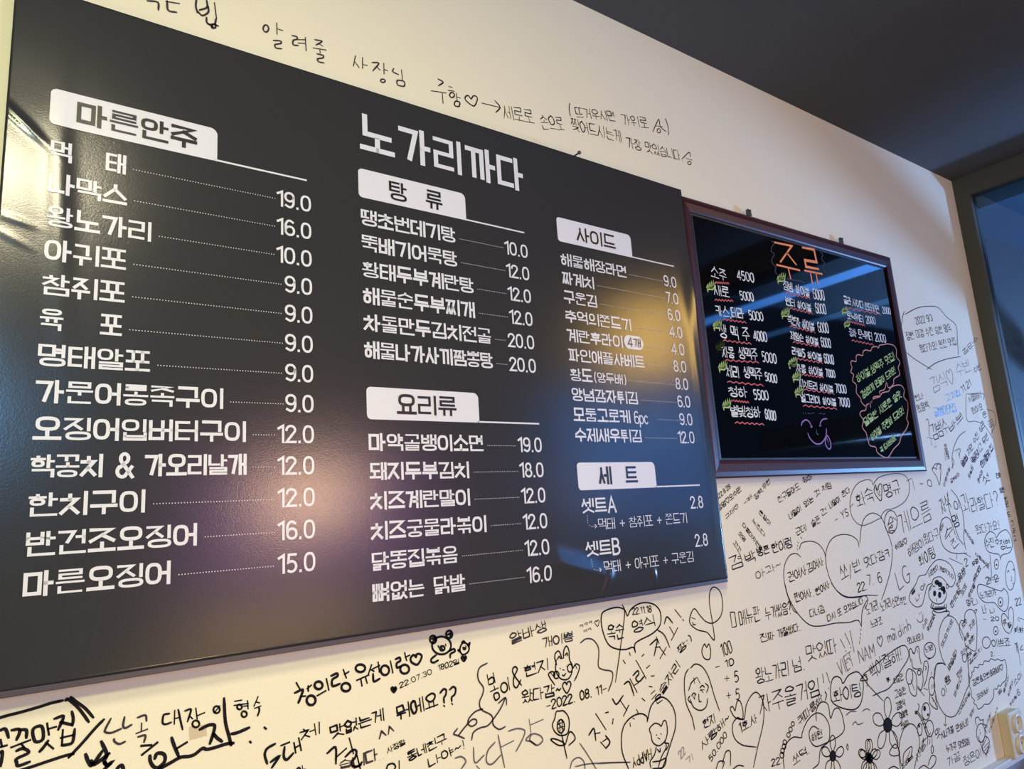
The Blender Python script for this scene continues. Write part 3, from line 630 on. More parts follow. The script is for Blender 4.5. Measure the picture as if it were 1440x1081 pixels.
# dot of a nail over the poster edge
# lower left
draw(G1, [[(-40, 425), (60, 395), (180, 365), (330, 322), (430, 290), (530, 268)], [(555, 268), (575, 258), (650, 320), (700, 380), (748, 448)], [(598, 240), (640, 275), (720, 335), (786, 410)], [(876, 428), (800, 505), (700, 620), (580, 748)], [(620, 718), (560, 730), (420, 775), (220, 842), (60, 890)]], .0034, 'ink', 'banner_outline')
draw(G1, [[(-10, 525), (45, 508), (72, 580)], [(5, 600), (15, 650)], [(-20, 668), (55, 646)], [(-10, 710), (20, 705), (5, 820)], [(100, 518), (160, 510), (165, 540), (140, 598)], [(170, 515), (222, 518), (222, 582)], [(98, 662), (252, 602)], [(178, 632), (205, 665)],
          [(140, 692), (190, 672), (235, 690), (232, 715), (142, 758), (140, 790), (155, 818), (250, 785)], [(278, 512), (352, 486), (362, 592), (296, 612), (278, 512)], [(398, 462), (412, 555)], [(405, 508), (470, 490)], [(335, 698), (365, 665), (405, 608)], [(400, 632), (448, 672)],
          [(460, 422), (535, 402), (492, 512)], [(510, 450), (560, 462), (602, 472)], [(606, 362), (618, 420), (610, 478)], [(530, 518), (522, 645)], [(522, 645), (565, 640), (612, 618), (630, 510)], [(515, 582), (615, 560)]], .0034, 'ink', 'banner_writing')
draw(G1, [[(935, 420), (888, 510), (890, 535), (940, 540), (1022, 506)], [(1050, 408), (1038, 480), (1058, 500), (1110, 472)], [(962, 592), (965, 612), (1005, 635), (1055, 615)], [(1160, 412), (1225, 392), (1236, 440)], [(1195, 460), (1192, 520)], [(1150, 546), (1242, 510)], [(1165, 575), (1225, 562), (1215, 618)]], .0026, 'ink_thin', 'handwritten_note')
draw(G2, [[(205, 662), (165, 670), (155, 700), (155, 735), (180, 742), (218, 728)], [(245, 640), (242, 740)], [(272, 632), (290, 720), (305, 782)], [(246, 700), (275, 692)], [(322, 642), (368, 632), (342, 722)], [(358, 680), (380, 700)], [(405, 622), (415, 700)], [(412, 680), (470, 655)], ring(405, 740, 26, 26, 14),
          ring(562, 632, 24, 26, 14), [(545, 655), (585, 605)], [(700, 568), (750, 560)], [(695, 600), (760, 590)], ring(735, 612, 18, 18, 12), [(765, 590), (800, 585)], [(768, 606), (800, 602)], [(796, 565), (800, 625)], ring(770, 666, 20, 22, 12), [(875, 535), (845, 605)], [(862, 575), (885, 580)], [(850, 622), (895, 605)], [(882, 615), (885, 640), (872, 678)]], .0026, 'ink', 'handwritten_note')
draw(G2, [[(618, 548), (628, 720), (655, 830), (672, 900)], [(690, 885), (640, 890), (560, 915), (490, 932), (455, 925), (400, 968), (355, 985), (290, 992), (220, 1030), (120, 1085)], [(435, 782), (500, 750), (545, 750), (540, 800), (512, 888)], [(540, 815), (565, 845), (602, 872)], [(675, 815), (720, 806), (808, 768)], [(925, 768), (935, 776)], [(815, 874), (820, 880)],
          [(222, 845), (240, 900), (275, 985)], [(262, 925), (335, 880)], [(95, 1000), (110, 965), (150, 962), (172, 985), (165, 1030), (120, 1070), (85, 1062), (60, 1020), (58, 980)], [(0, 972), (112, 882)], [(-5, 905), (65, 900)]], .0042, 'ink_soft' if False else 'ink', 'handwritten_note')
draw(G1, [[(722, 722), (748, 790), (780, 808), (862, 695)], [(770, 775), (800, 805), (920, 715)], [(855, 615), (900, 720), (880, 775), (895, 810)], [(878, 790), (905, 812), (940, 790), (880, 846)], [(985, 846), (1010, 820), (1030, 818), (1042, 850)]], .0042, 'ink', 'handwritten_note')
# middle lower
draw(G3, [[(165, 405), (185, 440)], [(155, 468), (205, 448), (190, 500), (178, 530)], [(192, 490), (222, 488)], [(240, 425), (240, 455)], [(235, 440), (258, 420)], ring(258, 515, 28, 30, 16), ring(305, 420, 25, 24, 16), [(298, 485), (350, 455)], [(355, 380), (370, 448)],
          [(385, 360), (420, 345), (425, 362), (392, 385), (395, 425), (440, 410)], [(462, 322), (480, 372)], [(470, 350), (495, 335)], ring(478, 432, 28, 26, 16),
          ring(570, 312, 30, 24, 16), [(548, 388), (622, 355)], [(572, 378), (580, 422)], [(602, 368), (612, 405)], [(640, 292), (622, 345)], [(632, 318), (655, 330)], [(650, 315), (690, 295)], [(682, 275), (690, 335)], [(650, 348), (655, 395), (692, 378)],
          ring(725, 325, 26, 30, 16), [(760, 268), (775, 340)], [(792, 255), (818, 245), (822, 265), (800, 280), (802, 308), (830, 298)], [(850, 215), (862, 262)], [(855, 242), (880, 230)], ring(850, 318, 28, 28, 16),
          [(922, 240), (905, 228), (888, 248), (895, 275), (932, 288), (958, 240), (945, 222), (925, 225), (922, 240)]], .0036, 'ink', 'handwritten_note')
hand_text(G3, '22.07.30', 818, 438, 1025, 345, 32, .0034); hand_text(G3, '1802일', 1060, 328, 1200, 282, 34, .0034)
for x, y in ((782, 448), (1225, 252)): draw(G3, [[(x, y - 10), (x - 10, y - 16), (x - 17, y - 4), (x, y + 16), (x + 15, y - 6), (x + 8, y - 16), (x, y - 10)], [(x - 8, y - 4), (x + 8, y - 4), (x, y + 6)]], .0030, 'ink', 'small_heart_doodle')
draw(G3, [ring(1083, 168, 60, 56, 22), ring(1030, 130, 20, 24, 14), ring(1132, 98, 20, 24, 14), [(1022, 128), (1040, 118), (1045, 140)], [(1122, 100), (1140, 92), (1138, 112)], ring(1088, 186, 15, 14, 12), [(1062, 172), (1064, 178)], [(1108, 162), (1110, 168)], [(1050, 228), (1022, 250), (1018, 270), (1035, 276), (1062, 262)], [(1128, 205), (1160, 190), (1168, 205), (1140, 222), (1138, 245)],
          [(1082, 182), (1090, 192)]], .0034, 'ink', 'bear_doodle')
draw(G3, [[(1205, 170), (1200, 200), (1215, 225), (1245, 215), (1258, 185), (1240, 155), (1220, 152), (1205, 170)], [(1210, 150), (1222, 140), (1232, 148)], [(1248, 165), (1262, 152), (1256, 180)], [(1200, 190), (1188, 198), (1198, 208)], [(1218, 180), (1220, 184)], [(1236, 172), (1238, 176)], ring(1228, 188, 7, 5, 8)], .0030, 'ink', 'chick_doodle')
draw(G3, [[(30, 790), (-20, 820), (-35, 860), (-20, 915)], [(2, 905), (55, 870), (10, 940)], [(70, 800), (120, 780)], [(90, 810), (85, 870), (105, 890), (145, 850)], [(150, 785), (160, 845)], [(180, 755), (195, 830)], [(155, 815), (185, 800)]], .0036, 'ink', 'handwritten_note')
N(G3, 'ink', .0034, ('체', 195, 770, 330, 720, 75), ('맛없는게', 385, 760, 730, 635, 78), ('뭐에요', 805, 645, 1070, 545, 95))
draw(G3, [[(1075, 468), (1095, 445), (1112, 450), (1110, 480), (1098, 500), (1100, 530)], [(1098, 548), (1102, 552)], [(1135, 448), (1155, 430), (1172, 440), (1168, 475), (1148, 495), (1148, 520)], [(1148, 535), (1152, 540)]], .0034, 'ink', 'question_marks')
draw(G3, [[(360, 850), (412, 812), (415, 915)], [(425, 868), (480, 820)], [(500, 755), (525, 850)], [(475, 872), (520, 830), (545, 838), (535, 880), (515, 900), (520, 930), (560, 930), (580, 905)], [(545, 850), (570, 950)]], .0034, 'ink', 'handwritten_note')
N(G3, 'ink_thin', .0030, ('습', 435, 950, 520, 930, 55), ('니다', 530, 950, 685, 890, 80), ('^^', 695, 800, 800, 740, 85), ('. .', 690, 895, 720, 880, 30))
N(G3, 'ink', .0028, ('사장왈', 742, 852, 858, 790, 38))
N(G3, 'ink', .0030, ('동네친구', 872, 905, 1120, 775, 62), ('나야~!', 1005, 940, 1240, 815, 58))
N(G3, 'ink', .0030, ('아', 165, 1000, 230, 975, 60), ('이', 735, 985, 830, 960, 70))
draw(G4, [[(210, 385), (165, 410), (148, 450), (155, 500), (185, 545), (180, 590), (160, 640), (172, 690), (240, 730), (250, 790), (290, 820), (330, 802)],
          [(180, 685), (130, 705), (90, 750), (85, 785), (110, 800), (140, 780), (135, 755), (105, 760), (60, 810), (20, 862)], [(15, 815), (-10, 850), (20, 862), (60, 880)], [(108, 890), (120, 840), (165, 810), (215, 795), (260, 740), (300, 680), (330, 612)], [(285, 648), (330, 612), (338, 658)],
          [(825, 252), (860, 225), (905, 230), (940, 275), (945, 330), (942, 405), (975, 428), (1030, 440), (1035, 490), (1008, 570)], [(1100, 0), (1115, 60), (1085, 300), (1055, 508)]], .0026, 'ink_thin', 'speech_outline')
draw(G4, [[(210, 462), (222, 528)], [(250, 450), (262, 510)], [(218, 495), (240, 478), (255, 490), (250, 515), (228, 525)], [(232, 572), (282, 548)], [(255, 535), (262, 560)], [(255, 590), (282, 580), (290, 610), (265, 628), (255, 590)], ring(322, 545, 22, 32, 16), [(345, 480), (358, 560)],
          [(436, 530), (385, 460), (378, 425), (395, 408), (408, 428), (385, 480), (385, 530), (405, 545), (432, 495)]], .0028, 'ink', 'handwritten_note')
N(G4, 'ink', .0028, ('현지', 458, 480, 625, 425, 80), ('왔다감~♡', 440, 650, 770, 575, 82), ('-2022. 08. 11-', 600, 695, 1000, 575, 60))
N(G4, 'ink_thin', .0026, ('알바생', 365, 262, 612, 168, 72), ('개이쁨', 578, 285, 782, 235, 66)); N(G4, 'ink_thin', .0022, ('ㅋㅋㅋ', 818, 158, 905, 125, 26), ('ㅋㅋ', 842, 192, 900, 168, 24), ('♡', 922, 148, 955, 135, 40))
draw(G4, [[(668, 395), (655, 350), (660, 320), (680, 305), (695, 330), (700, 355)], [(700, 355), (715, 350)], [(712, 345), (715, 300), (732, 272), (748, 300), (750, 345), (758, 380)], [(665, 365), (660, 420), (672, 460), (700, 490), (740, 490), (765, 455), (770, 400), (755, 370)], ring(665, 462, 18, 24, 14), ring(755, 418, 16, 26, 14), [(690, 418), (692, 422)], [(735, 405), (737, 409)], [(705, 462), (715, 468), (728, 452)], [(708, 428), (716, 430)],
          [(672, 360), (685, 340), (692, 355)], [(722, 335), (735, 318), (738, 335)], [(655, 528), (622, 480), (615, 455), (635, 440), (655, 450), (652, 475)], [(770, 425), (795, 390), (818, 405), (808, 450), (785, 500)], [(628, 445), (640, 465)], [(792, 400), (800, 420)]], .0026, 'ink', 'rabbit_doodle')
draw(G4, [[(690, 700), (665, 705), (655, 750), (640, 790), (655, 835), (690, 860), (735, 850), (750, 800), (745, 740), (715, 700), (690, 700)], ring(695, 800, 24, 44, 14), [(675, 790), (712, 770)], [(672, 815), (715, 800)], [(685, 760), (690, 845)], [(702, 758), (706, 842)], [(700, 850), (715, 920), (735, 1010)], [(720, 920), (680, 925), (630, 890), (650, 882), (700, 900), (720, 920)], [(725, 920), (755, 835), (790, 880), (748, 925)], [(672, 775), (718, 825)]], .0026, 'ink', 'flower_doodle')
draw(G4, [[(350, 832), (410, 815), (458, 830), (440, 890), (400, 965)], [(486, 755), (498, 840)], [(498, 790), (578, 755)], [(498, 850), (465, 890), (500, 900), (540, 925), (575, 895), (560, 862), (510, 850), (490, 890), (530, 925)], [(282, 858), (300, 950), (325, 1070)], [(305, 935), (385, 895)], [(262, 905), (215, 960), (205, 1030), (240, 1050), (300, 990)], [(120, 940), (130, 1040), (190, 990)], [(0, 1010), (40, 1000), (70, 1030), (40, 1080)], [(140, 1060), (160, 1081)]], .0026, 'ink_soft', 'handwritten_note')
draw(G4, [[(820, 912), (870, 985), (930, 1085)], [(755, 1081), (770, 1030), (810, 1005), (845, 1030), (855, 1081)], [(790, 1065), (900, 1045), (1150, 1035)]], .0024, 'ink_soft', 'heart_doodle')
# exclamation slogan climbing to the right: 노가리: 최고!
draw(G4, [[(925, 718), (992, 822)], [(880, 858), (912, 815), (925, 892)], [(918, 850), (952, 842)], [(958, 905), (990, 942)], [(990, 862), (1018, 905), (992, 945)], [(972, 900), (1000, 880)], [(990, 712), (1005, 706)], [(1038, 755), (1036, 782)], [(1035, 620), (1062, 655), (1105, 598)], [(1085, 628), (1130, 695)], [(1108, 732), (1142, 662)],], .0032, 'ink', 'handwritten_note')
draw(G5, [[(150, 605), (178, 592), (205, 668)], [(183, 575), (222, 650)], [(205, 612), (228, 598)], [(200, 556), (225, 530), (232, 548), (215, 572), (232, 592), (262, 562)], [(217, 472), (272, 572)], [(295, 385), (335, 355), (318, 445)], [(325, 400), (350, 395)], [(330, 340), (345, 375)], [(350, 400), (380, 440)], [(385, 400), (352, 460)], [(375, 265), (390, 228), (422, 262)], [(405, 285), (430, 330)], [(450, 290), (415, 358)], [(435, 188), (468, 230)], [(478, 242), (482, 248)],
          [(180, 430), (184, 442)], [(145, 472), (155, 488)], [(260, 438), (250, 448)], [(275, 515), (292, 500)], [(302, 560), (318, 558)], [(290, 618), (306, 620)], [(250, 685), (265, 698)], [(220, 748), (228, 766)], [(45, 766), (60, 762)], [(88, 800), (84, 825)]], .0032, 'ink', 'handwritten_note')
draw(G5, [[(168, 222), (152, 188), (110, 175), (50, 190), (22, 220), (28, 300), (60, 380), (110, 408), (160, 410), (200, 398), (212, 425), (208, 392), (225, 365), (310, 320), (352, 270), (352, 200), (320, 160), (270, 148), (220, 160), (185, 190), (168, 222)], [(335, 300), (375, 330), (405, 398)]], .0028, 'ink', 'heart_outline')
N(G5, 'ink', .0028, ('옥순', 60, 365, 155, 345, 88), ('영식', 200, 325, 332, 275, 70)); N(G5, 'ink_thin', .0022, ('22.11.18', 195, 215, 305, 200, 36))
draw(G5, [[(655, 358), (645, 260), (628, 150), (632, 85), (655, 60), (690, 90), (702, 160), (690, 225), (650, 262), (610, 255), (575, 220), (545, 182), (525, 210), (518, 262), (560, 300), (615, 315), (655, 358)], [(528, 232), (548, 240)], [(535, 258), (538, 272), (550, 270)]], .0024, 'ink', 'heart_doodle')
draw(G5, [[(612, 398), (600, 380), (585, 420), (600, 460), (628, 465), (635, 420), (625, 380), (612, 398)]], .0026, 'ink', 'heart_doodle')
N(G5, 'ink', .0026, ('술자리', 365, 670, 470, 500, 55), ('짱:)', 462, 440, 535, 355, 45), ('은', 330, 722, 372, 690, 45))
draw(G5, [[(305, 690), (330, 660)], [(300, 660), (322, 640)]], .0026, 'ink', 'dash_mark')
draw(G5, [[(510, 520), (490, 560), (488, 640), (500, 720), (530, 790), (545, 860)], [(522, 515), (550, 492), (590, 510), (625, 570), (655, 670), (685, 755)], [(555, 568), (525, 600), (512, 640)], [(540, 570), (545, 600)], [(560, 568), (575, 600)], [(520, 690), (540, 735), (580, 752), (610, 730), (618, 685)], [(528, 668), (540, 655), (552, 665)], [(575, 625), (588, 612), (600, 622)], [(535, 672), (545, 690)], [(580, 632), (592, 652)], [(568, 660), (570, 700), (582, 702)], [(548, 655), (545, 688)], [(575, 640), (598, 635)], [(605, 600), (622, 620), (612, 650)], [(518, 672), (508, 690), (522, 710)]], .0026, 'ink', 'girl_face_doodle')
N(G5, 'ink', .0026, ('100', 700, 455, 760, 425, 72), ('- 10', 662, 530, 770, 495, 40), ('+ 5', 712, 600, 795, 590, 60), ('+ 5', 722, 695, 800, 690, 60))
N(G5, 'ink', .0026, ('현지', 598, 855, 665, 818, 55), ('사랑해~', 590, 975, 748, 800, 50), ('50.000', 635, 1045, 730, 890, 36))
draw(G5, [[(812, 800), (770, 790), (745, 745), (758, 730), (772, 752), (782, 705), (800, 700), (815, 750), (812, 800)], [(785, 790), (822, 800), (835, 720), (870, 660), (900, 655), (930, 710), (930, 820), (900, 950), (875, 1070)], [(785, 790), (758, 830), (765, 900), (810, 945), (890, 958)]], .0026, 'ink', 'heart_doodle')
N(G5, 'ink', .0028, ('1호.사', 800, 880, 900, 815, 55))
draw(G5, [[(280, 815), (275, 785), (240, 770), (190, 790), (150, 835), (135, 900), (140, 990), (175, 1081)], [(280, 815), (300, 730), (345, 680), (390, 690), (430, 750), (438, 840), (410, 940), (370, 1060), (350, 1085)], [(182, 822), (185, 840)], [(200, 796), (206, 800)]], .0028, 'ink', 'heart_doodle')
draw(G5, [[(345, 830), (320, 825), (292, 855), (300, 885), (310, 930), (345, 950), (380, 920), (392, 870), (385, 815), (370, 812), (358, 840), (345, 830)], [(330, 888), (333, 892)], [(355, 882), (358, 886)], [(338, 905), (350, 912)], [(330, 955), (320, 1000), (295, 1040), (300, 1075)], [(380, 925), (385, 960), (360, 1010), (340, 1075)], [(335, 970), (350, 985), (352, 965)], [(375, 935), (400, 940), (385, 975)], [(310, 1040), (350, 1035), (385, 1020), (370, 1070), (310, 1078)]], .0026, 'ink', 'bear_doodle')
hand_text(G5, 'HAPPY', 300, 965, 190, 1020, -55, .0026)
N(G5, 'ink_faint', .0024, ('@ 22', 440, 1060, 498, 985, 45), ('기', 505, 1060, 545, 1020, 40))
draw(G5, [[(665, 1081), (680, 1040), (710, 1040), (700, 1081)], [(700, 1050), (720, 985), (745, 985), (745, 1060)], [(760, 1081), (790, 1060), (820, 1065)]], .0026, 'ink', 'hand_doodle')
draw(G5, [[(0, 1052), (90, 1046), (185, 1044)]], .002, 'ink_faint', 'scratch_line')
N(G6, 'ink', .0026, ('□|메뉴판', 118, 262, 292, 215, 92), ('누가썼음?', 320, 215, 470, 175, 75), ('진짜', 288, 345, 372, 325, 50), ('개잘썼다..', 390, 320, 530, 270, 50))
N(G6, 'ink', .0028, ('왕노가리', 265, 590, 460, 535, 95), ('넘.', 480, 525, 548, 500, 85), ('맛있따', 560, 460, 740, 400, 95))
draw(G6, [[(752, 325), (778, 375)], [(782, 392), (784, 396)], [(778, 290), (808, 355)], [(812, 372), (814, 376)], [(808, 275), (832, 398)]], .0028, 'ink', 'exclamation_marks')
N(G6, 'ink', .0032, ('자주올거임', 285, 765, 640, 650, 115)); draw(G6, [[(648, 528), (656, 578)], [(672, 520), (690, 578)], [(682, 610), (684, 614)], [(662, 630), (672, 650), (664, 680)], [(640, 650), (644, 656)], [(698, 680), (701, 686)]], .003, 'ink', 'exclamation_marks')
N(G6, 'ink_thin', .0024, ('퀘따릉해', 515, 830, 650, 685, 55))
for x, y, r in ((475, 818, 9), (462, 850, 10), (450, 882, 10), (428, 925, 10), (424, 950, 11), (415, 975, 11), (412, 1000, 12)): draw(G6, [ring(x, y, r, r * 1.4, 10)], .0024, 'ink', 'thought_ring')
N(G6, 'ink', .0026, ('22.', 350, 1065, 415, 1045, 40), ('쏘덕.', 480, 1060, 575, 985, 55))
draw(G6, [[(425, 1081), (420, 1000), (440, 930), (480, 895), (525, 898), (530, 870), (560, 800), (610, 755), (655, 770), (685, 820), (690, 880), (680, 925), (640, 960), (630, 1010), (625, 1050), (590, 1081)], [(612, 800), (612, 740), (640, 692), (680, 705), (695, 785), (715, 735), (745, 730), (768, 790), (765, 872), (640, 942), (600, 945), (575, 910), (572, 860), (595, 832), (628, 850)]], .0026, 'ink', 'heart_doodle')
N(G6, 'ink', .0026, ('해원', 588, 922, 650, 895, 50))
draw(G6, [[(768, 582), (755, 555), (730, 542), (705, 560), (695, 620), (705, 690), (760, 725), (830, 735), (870, 700), (885, 620), (880, 550), (850, 515), (800, 535), (768, 582)]], .0030, 'ink', 'heart_outline')
N(G6, 'ink', .0032, ('화이팅', 715, 700, 880, 655, 85))
def flower(R, x, y, s, n=5, mat='ink', a0=90, leaf_=0):
    L = []
    for k in range(n):
        a = math.radians(a0 + 360 * k / n); c, s_ = math.cos(a), math.sin(a)
        L.append([(x + s * (c * u - s_ * v) * .55, y - s * (s_ * u + c * v)) for u, v in ((.25, -.05), (.6, -.25), (.95, -.18), (1.08, .02), (.92, .22), (.55, .22), (.25, .05))])
    draw(R, L, .0026, mat, 'flower_petals'); blob(R, x, y, s * .18, s * .30, mat, 'flower_centre')
flower(G6, 708, 1005, 112); flower(G6, 912, 1010, 95); flower(G9, 365, 825, 150); flower(G9, 262, 1020, 105, 5)
draw(G6, [[(785, 768), (810, 748), (845, 745)], [(822, 825), (840, 805), (855, 822), (885, 812)], [(880, 745), (905, 730), (925, 740)], [(790, 935), (798, 950), (795, 970), (788, 950), (796, 935)]], .0022, 'ink_thin', 'wave_marks')
# right of the poster
N(G7, 'ink_thin', .0022, ('022.8.28', 45, 235, 150, 135, 34), ('강영♡오수민', 58, 320, 232, 160, 42), ('규재♡', 115, 385, 212, 285, 34))
N(G7, 'ink_soft', .0022, ('~!해.', 255, 275, 325, 200, 34), ('정혁.우현', 340, 235, 455, 95, 42)); N(G7, 'ink_thin', .0023, ('친구들아도', 515, 255, 680, 145, 52), ('정아', 700, 105, 775, 70, 42))
N(G7, 'ink', .0023, ('내일이', 600, 382, 690, 310, 48), ('없는', 715, 290, 785, 235, 48), ('것', 795, 215, 835, 180, 46), ('처럼', 845, 165, 918, 140, 48), ('근데', 650, 505, 730, 460, 55), ('슬픈', 770, 440, 835, 395, 55), ('건', 840, 355, 888, 325, 48), ('내일이', 905, 300, 985, 240, 48), ('온다', 1000, 215, 1060, 165, 45))
N(G7, 'ink_thin', .0023, ('- YS', 945, 415, 1050, 345, 60))
N(G7, 'ink', .0023, ('꼬꼬', 165, 560, 215, 640, 38), ('오영', 205, 490, 255, 555, 34), ('다롱대자연뭉', 235, 425, 380, 625, 34), ('노진다', 310, 390, 405, 520, 34), ('운장이', 360, 330, 445, 430, 36))
N(G7, 'ink', .0030, ('겸', 150, 770, 255, 730, 105), ('박', 275, 735, 350, 690, 95), ('병흔', 355, 665, 450, 630, 70), ('한이렁', 468, 640, 622, 590, 82))
N(G7, 'ink_soft', .0026, ('아과~', 345, 840, 540, 740, 62))
draw(G7, [[(670, 605), (690, 558), (760, 545), (820, 570), (860, 630), (872, 690)], [(680, 665), (650, 640), (600, 650), (560, 720), (552, 820), (575, 940), (620, 1060), (650, 1090)], [(658, 552), (662, 560)], [(656, 575), (660, 585)], [(652, 600), (656, 610)], [(680, 515), (690, 525)]], .0024, 'ink_thin', 'heart_outline')
draw(G8, [[(285, 635), (275, 590), (230, 555), (160, 548), (95, 580), (58, 660), (58, 760), (90, 870), (140, 945), (200, 982), (290, 980), (330, 968), (415, 968)], [(290, 605), (300, 500), (325, 430), (370, 400), (410, 408), (445, 440), (480, 530), (512, 630), (508, 760), (480, 880), (440, 1000)], [(325, 968), (345, 990), (340, 1030), (325, 1060)]], .0024, 'ink_thin', 'heart_outline')
draw(G8, [[(380, 205), (370, 175), (330, 170), (270, 200), (232, 270), (222, 360), (245, 440), (300, 485), (360, 470), (440, 430)], [(380, 205), (420, 155), (500, 130), (580, 130), (625, 170), (632, 250), (600, 320), (530, 365), (470, 380), (440, 415), (440, 440)], [(222, 360), (245, 335)]], .0024, 'ink_soft', 'heart_outline')
N(G8, 'ink', .0032, ('화숙', 278, 370, 400, 310, 105), ('명규', 470, 300, 580, 260, 100)); draw(G8, [[(410, 240), (398, 205), (388, 240), (400, 275), (435, 315), (442, 260), (440, 205), (425, 200), (410, 240)], [(405, 240), (425, 280)], [(415, 215), (432, 280)], [(398, 225), (420, 270)]], .0028, 'ink', 'heart_doodle')
N(G7, 'ink', .0026, ('권여사.', 592, 860, 745, 790, 78), ('김여사', 740, 785, 860, 725, 70), ('쩐여사.', 640, 1010, 780, 960, 70), ('현여사', 800, 960, 905, 895, 62))
N(G6, 'ink', .0024, ('다녀감.', 578, 200, 672, 165, 48), ('다시 또 오겠습니다', 680, 225, 890, 115, 42))
draw(G6, [[(428, 0), (450, 80), (500, 170), (570, 240), (640, 248), (720, 232), (800, 228), (855, 215), (875, 252)], [(908, 95), (880, 160), (875, 252)], [(700, 0), (740, 50), (800, 80), (911, 70)]], .0026, 'ink', 'heart_outline')
draw(G6, [[(872, 265), (872, 275)], [(870, 290), (870, 300)], [(868, 312), (868, 324)], [(864, 335), (864, 352)]], .0028, 'ink', 'dash_marks')
N(G8, 'ink', .0028, ('쏘', 165, 865, 222, 830, 100), ('/', 222, 850, 245, 840, 90), ('빈', 250, 815, 305, 790, 85), ('맛다감ㅋ', 330, 780, 500, 700, 72), ('22.', 275, 945, 345, 925, 60), ('7. 6', 345, 900, 448, 875, 72))
draw(G8, [ring(505, 460, 44, 78, 16), [(485, 490), (500, 425), (520, 455), (482, 480)], [(520, 430), (545, 450)], [(490, 500), (515, 500), (512, 480), (490, 520), (530, 518)], [(495, 525), (500, 535)], [(525, 520), (528, 532)], [(505, 540), (520, 540)]], .0026, 'ink_thin', 'ghost_doodle')
N(G8, 'ink_thin', .0030, ('게으름', 582, 555, 800, 435, 150))
N(G8, 'ink_thin', .0024, ('혜정♡', 540, 655, 622, 605, 42), ('해맹이', 632, 705, 742, 625, 70), ('왔다구', 742, 620, 845, 570, 75)); N(G8, 'ink', .0030, ('화이팅', 708, 775, 820, 700, 85)); N(G8, 'ink_thin', .0030, ('LG', 560, 935, 650, 860, 125))
draw(G8, [[(840, 205), (822, 150), (795, 110), (792, 88), (812, 90), (820, 100), (822, 70), (840, 60), (850, 90), (848, 150), (840, 205)]], .0022, 'ink_thin', 'heart_doodle'); N(G8, 'ink_thin', .0022, ('~ O', 705, 220, 795, 215, 48))
draw(G8, [[(628, 170), (640, 165)], [(650, 160), (670, 240)], [(612, 180), (645, 160)]], .0022, 'ink_soft', 'dash_marks')
# speech bubble over the boy's head
draw(G10, [[(180, 240), (200, 200), (250, 185), (290, 215), (320, 260), (355, 268), (380, 215), (370, 140), (330, 75), (270, 42), (215, 48), (160, 110), (130, 165), (75, 180), (45, 250), (5, 310), (-10, 370), (20, 420), (60, 440), (100, 420), (120, 350), (145, 260), (180, 240)], ring(312, 265, 9, 20, 10)], .0024, 'ink_thin', 'speech_outline')
N(G10, 'ink_thin', .0022, ('시즌한다', 160, 195, 240, 115, 45), ('가볍게', 245, 130, 310, 160, 42), ('가자', 310, 165, 368, 215, 42), ('놀', 10, 345, 50, 300, 40), ('야', 95, 310, 135, 262, 42), ('나', 55, 400, 90, 350, 45))
draw(G10, [[(190, 245), (160, 290), (158, 350), (185, 395), (230, 415), (280, 400), (305, 340), (292, 290)], [(178, 280), (165, 300)], [(190, 268), (200, 262), (210, 270)], [(238, 292), (250, 285), (262, 296)], [(218, 372), (222, 395)]], .0028, 'ink', 'boy_face_doodle')
for a, b, c in ((250, 250, 0), (275, 285, 1), (225, 232, 2)): blob(G10, a, b, 20, 22, 'ink', 'hair_patch')
blob(G10, 285, 310, 10, 24, 'ink', 'hair_patch'); blob(G10, 205, 325, 13, 26, 'ink', 'eye_spot'); blob(G10, 248, 338, 14, 28, 'ink', 'eye_spot')
draw(G10, [[(185, 405), (180, 450), (295, 450), (305, 415)], [(195, 420), (195, 460), (280, 455), (290, 420)], [(190, 470), (240, 488), (305, 470), (300, 450)], [(205, 440), (285, 438)], [(210, 450), (280, 446)], [(185, 475), (190, 500), (215, 510)], [(300, 480), (325, 475), (330, 500), (312, 508)]], .0030, 'ink', 'scarf_doodle')
N(G10, 'ink', .0026, ('맛집인정!', 155, 650, 210, 520, 38)); N(G10, 'ink_thin', .0022, ('스리', 110, 630, 150, 550, 36))
draw(G10, [[(55, 545), (75, 568), (105, 555), (105, 500)], [(75, 490), (78, 505)], [(88, 480), (92, 495)]], .0022, 'ink_thin', 'smile_doodle')
# Viet Nam line and lower right
N(G9, 'ink_thin', .0024, ('노가리', 245, 185, 315, 150, 62), ('노가리', 330, 165, 390, 130, 55), ('소면', 395, 145, 440, 120, 55), ('추천', 440, 130, 478, 118, 50), ('노라조', 270, 260, 338, 235, 45))
N(G9, 'ink_soft', .0026, ('VIET', 90, 545, 175, 470, 90), ('NAM', 200, 465, 298, 420, 80), ('♡', 308, 375, 345, 360, 62), ('mai', 368, 345, 420, 320, 70), ('dinh', 430, 315, 505, 262, 68)); draw(G9, [[(385, 270), (392, 262), (398, 270), (405, 262)], [(120, 455), (135, 435), (148, 448)], [(455, 238), (458, 242)]], .0022, 'ink_soft', 'accent_marks')
draw(G9, [[(222, 530), (300, 470), (400, 390), (465, 362), (488, 425), (440, 510), (378, 605), (320, 635), (278, 655)], [(215, 535), (250, 590), (340, 685)], [(225, 530), (248, 560), (205, 565), (240, 530), (245, 600)]], .0026, 'ink', 'banner_outline')
N(G9, 'ink', .0028, ('싹이', 278, 570, 345, 500, 95), ('잘해!', 345, 500, 455, 440, 85)); draw(G9, [[(360, 560), (372, 548), (368, 575), (358, 552), (376, 562), (360, 560)]], .0022, 'ink', 'star_mark')
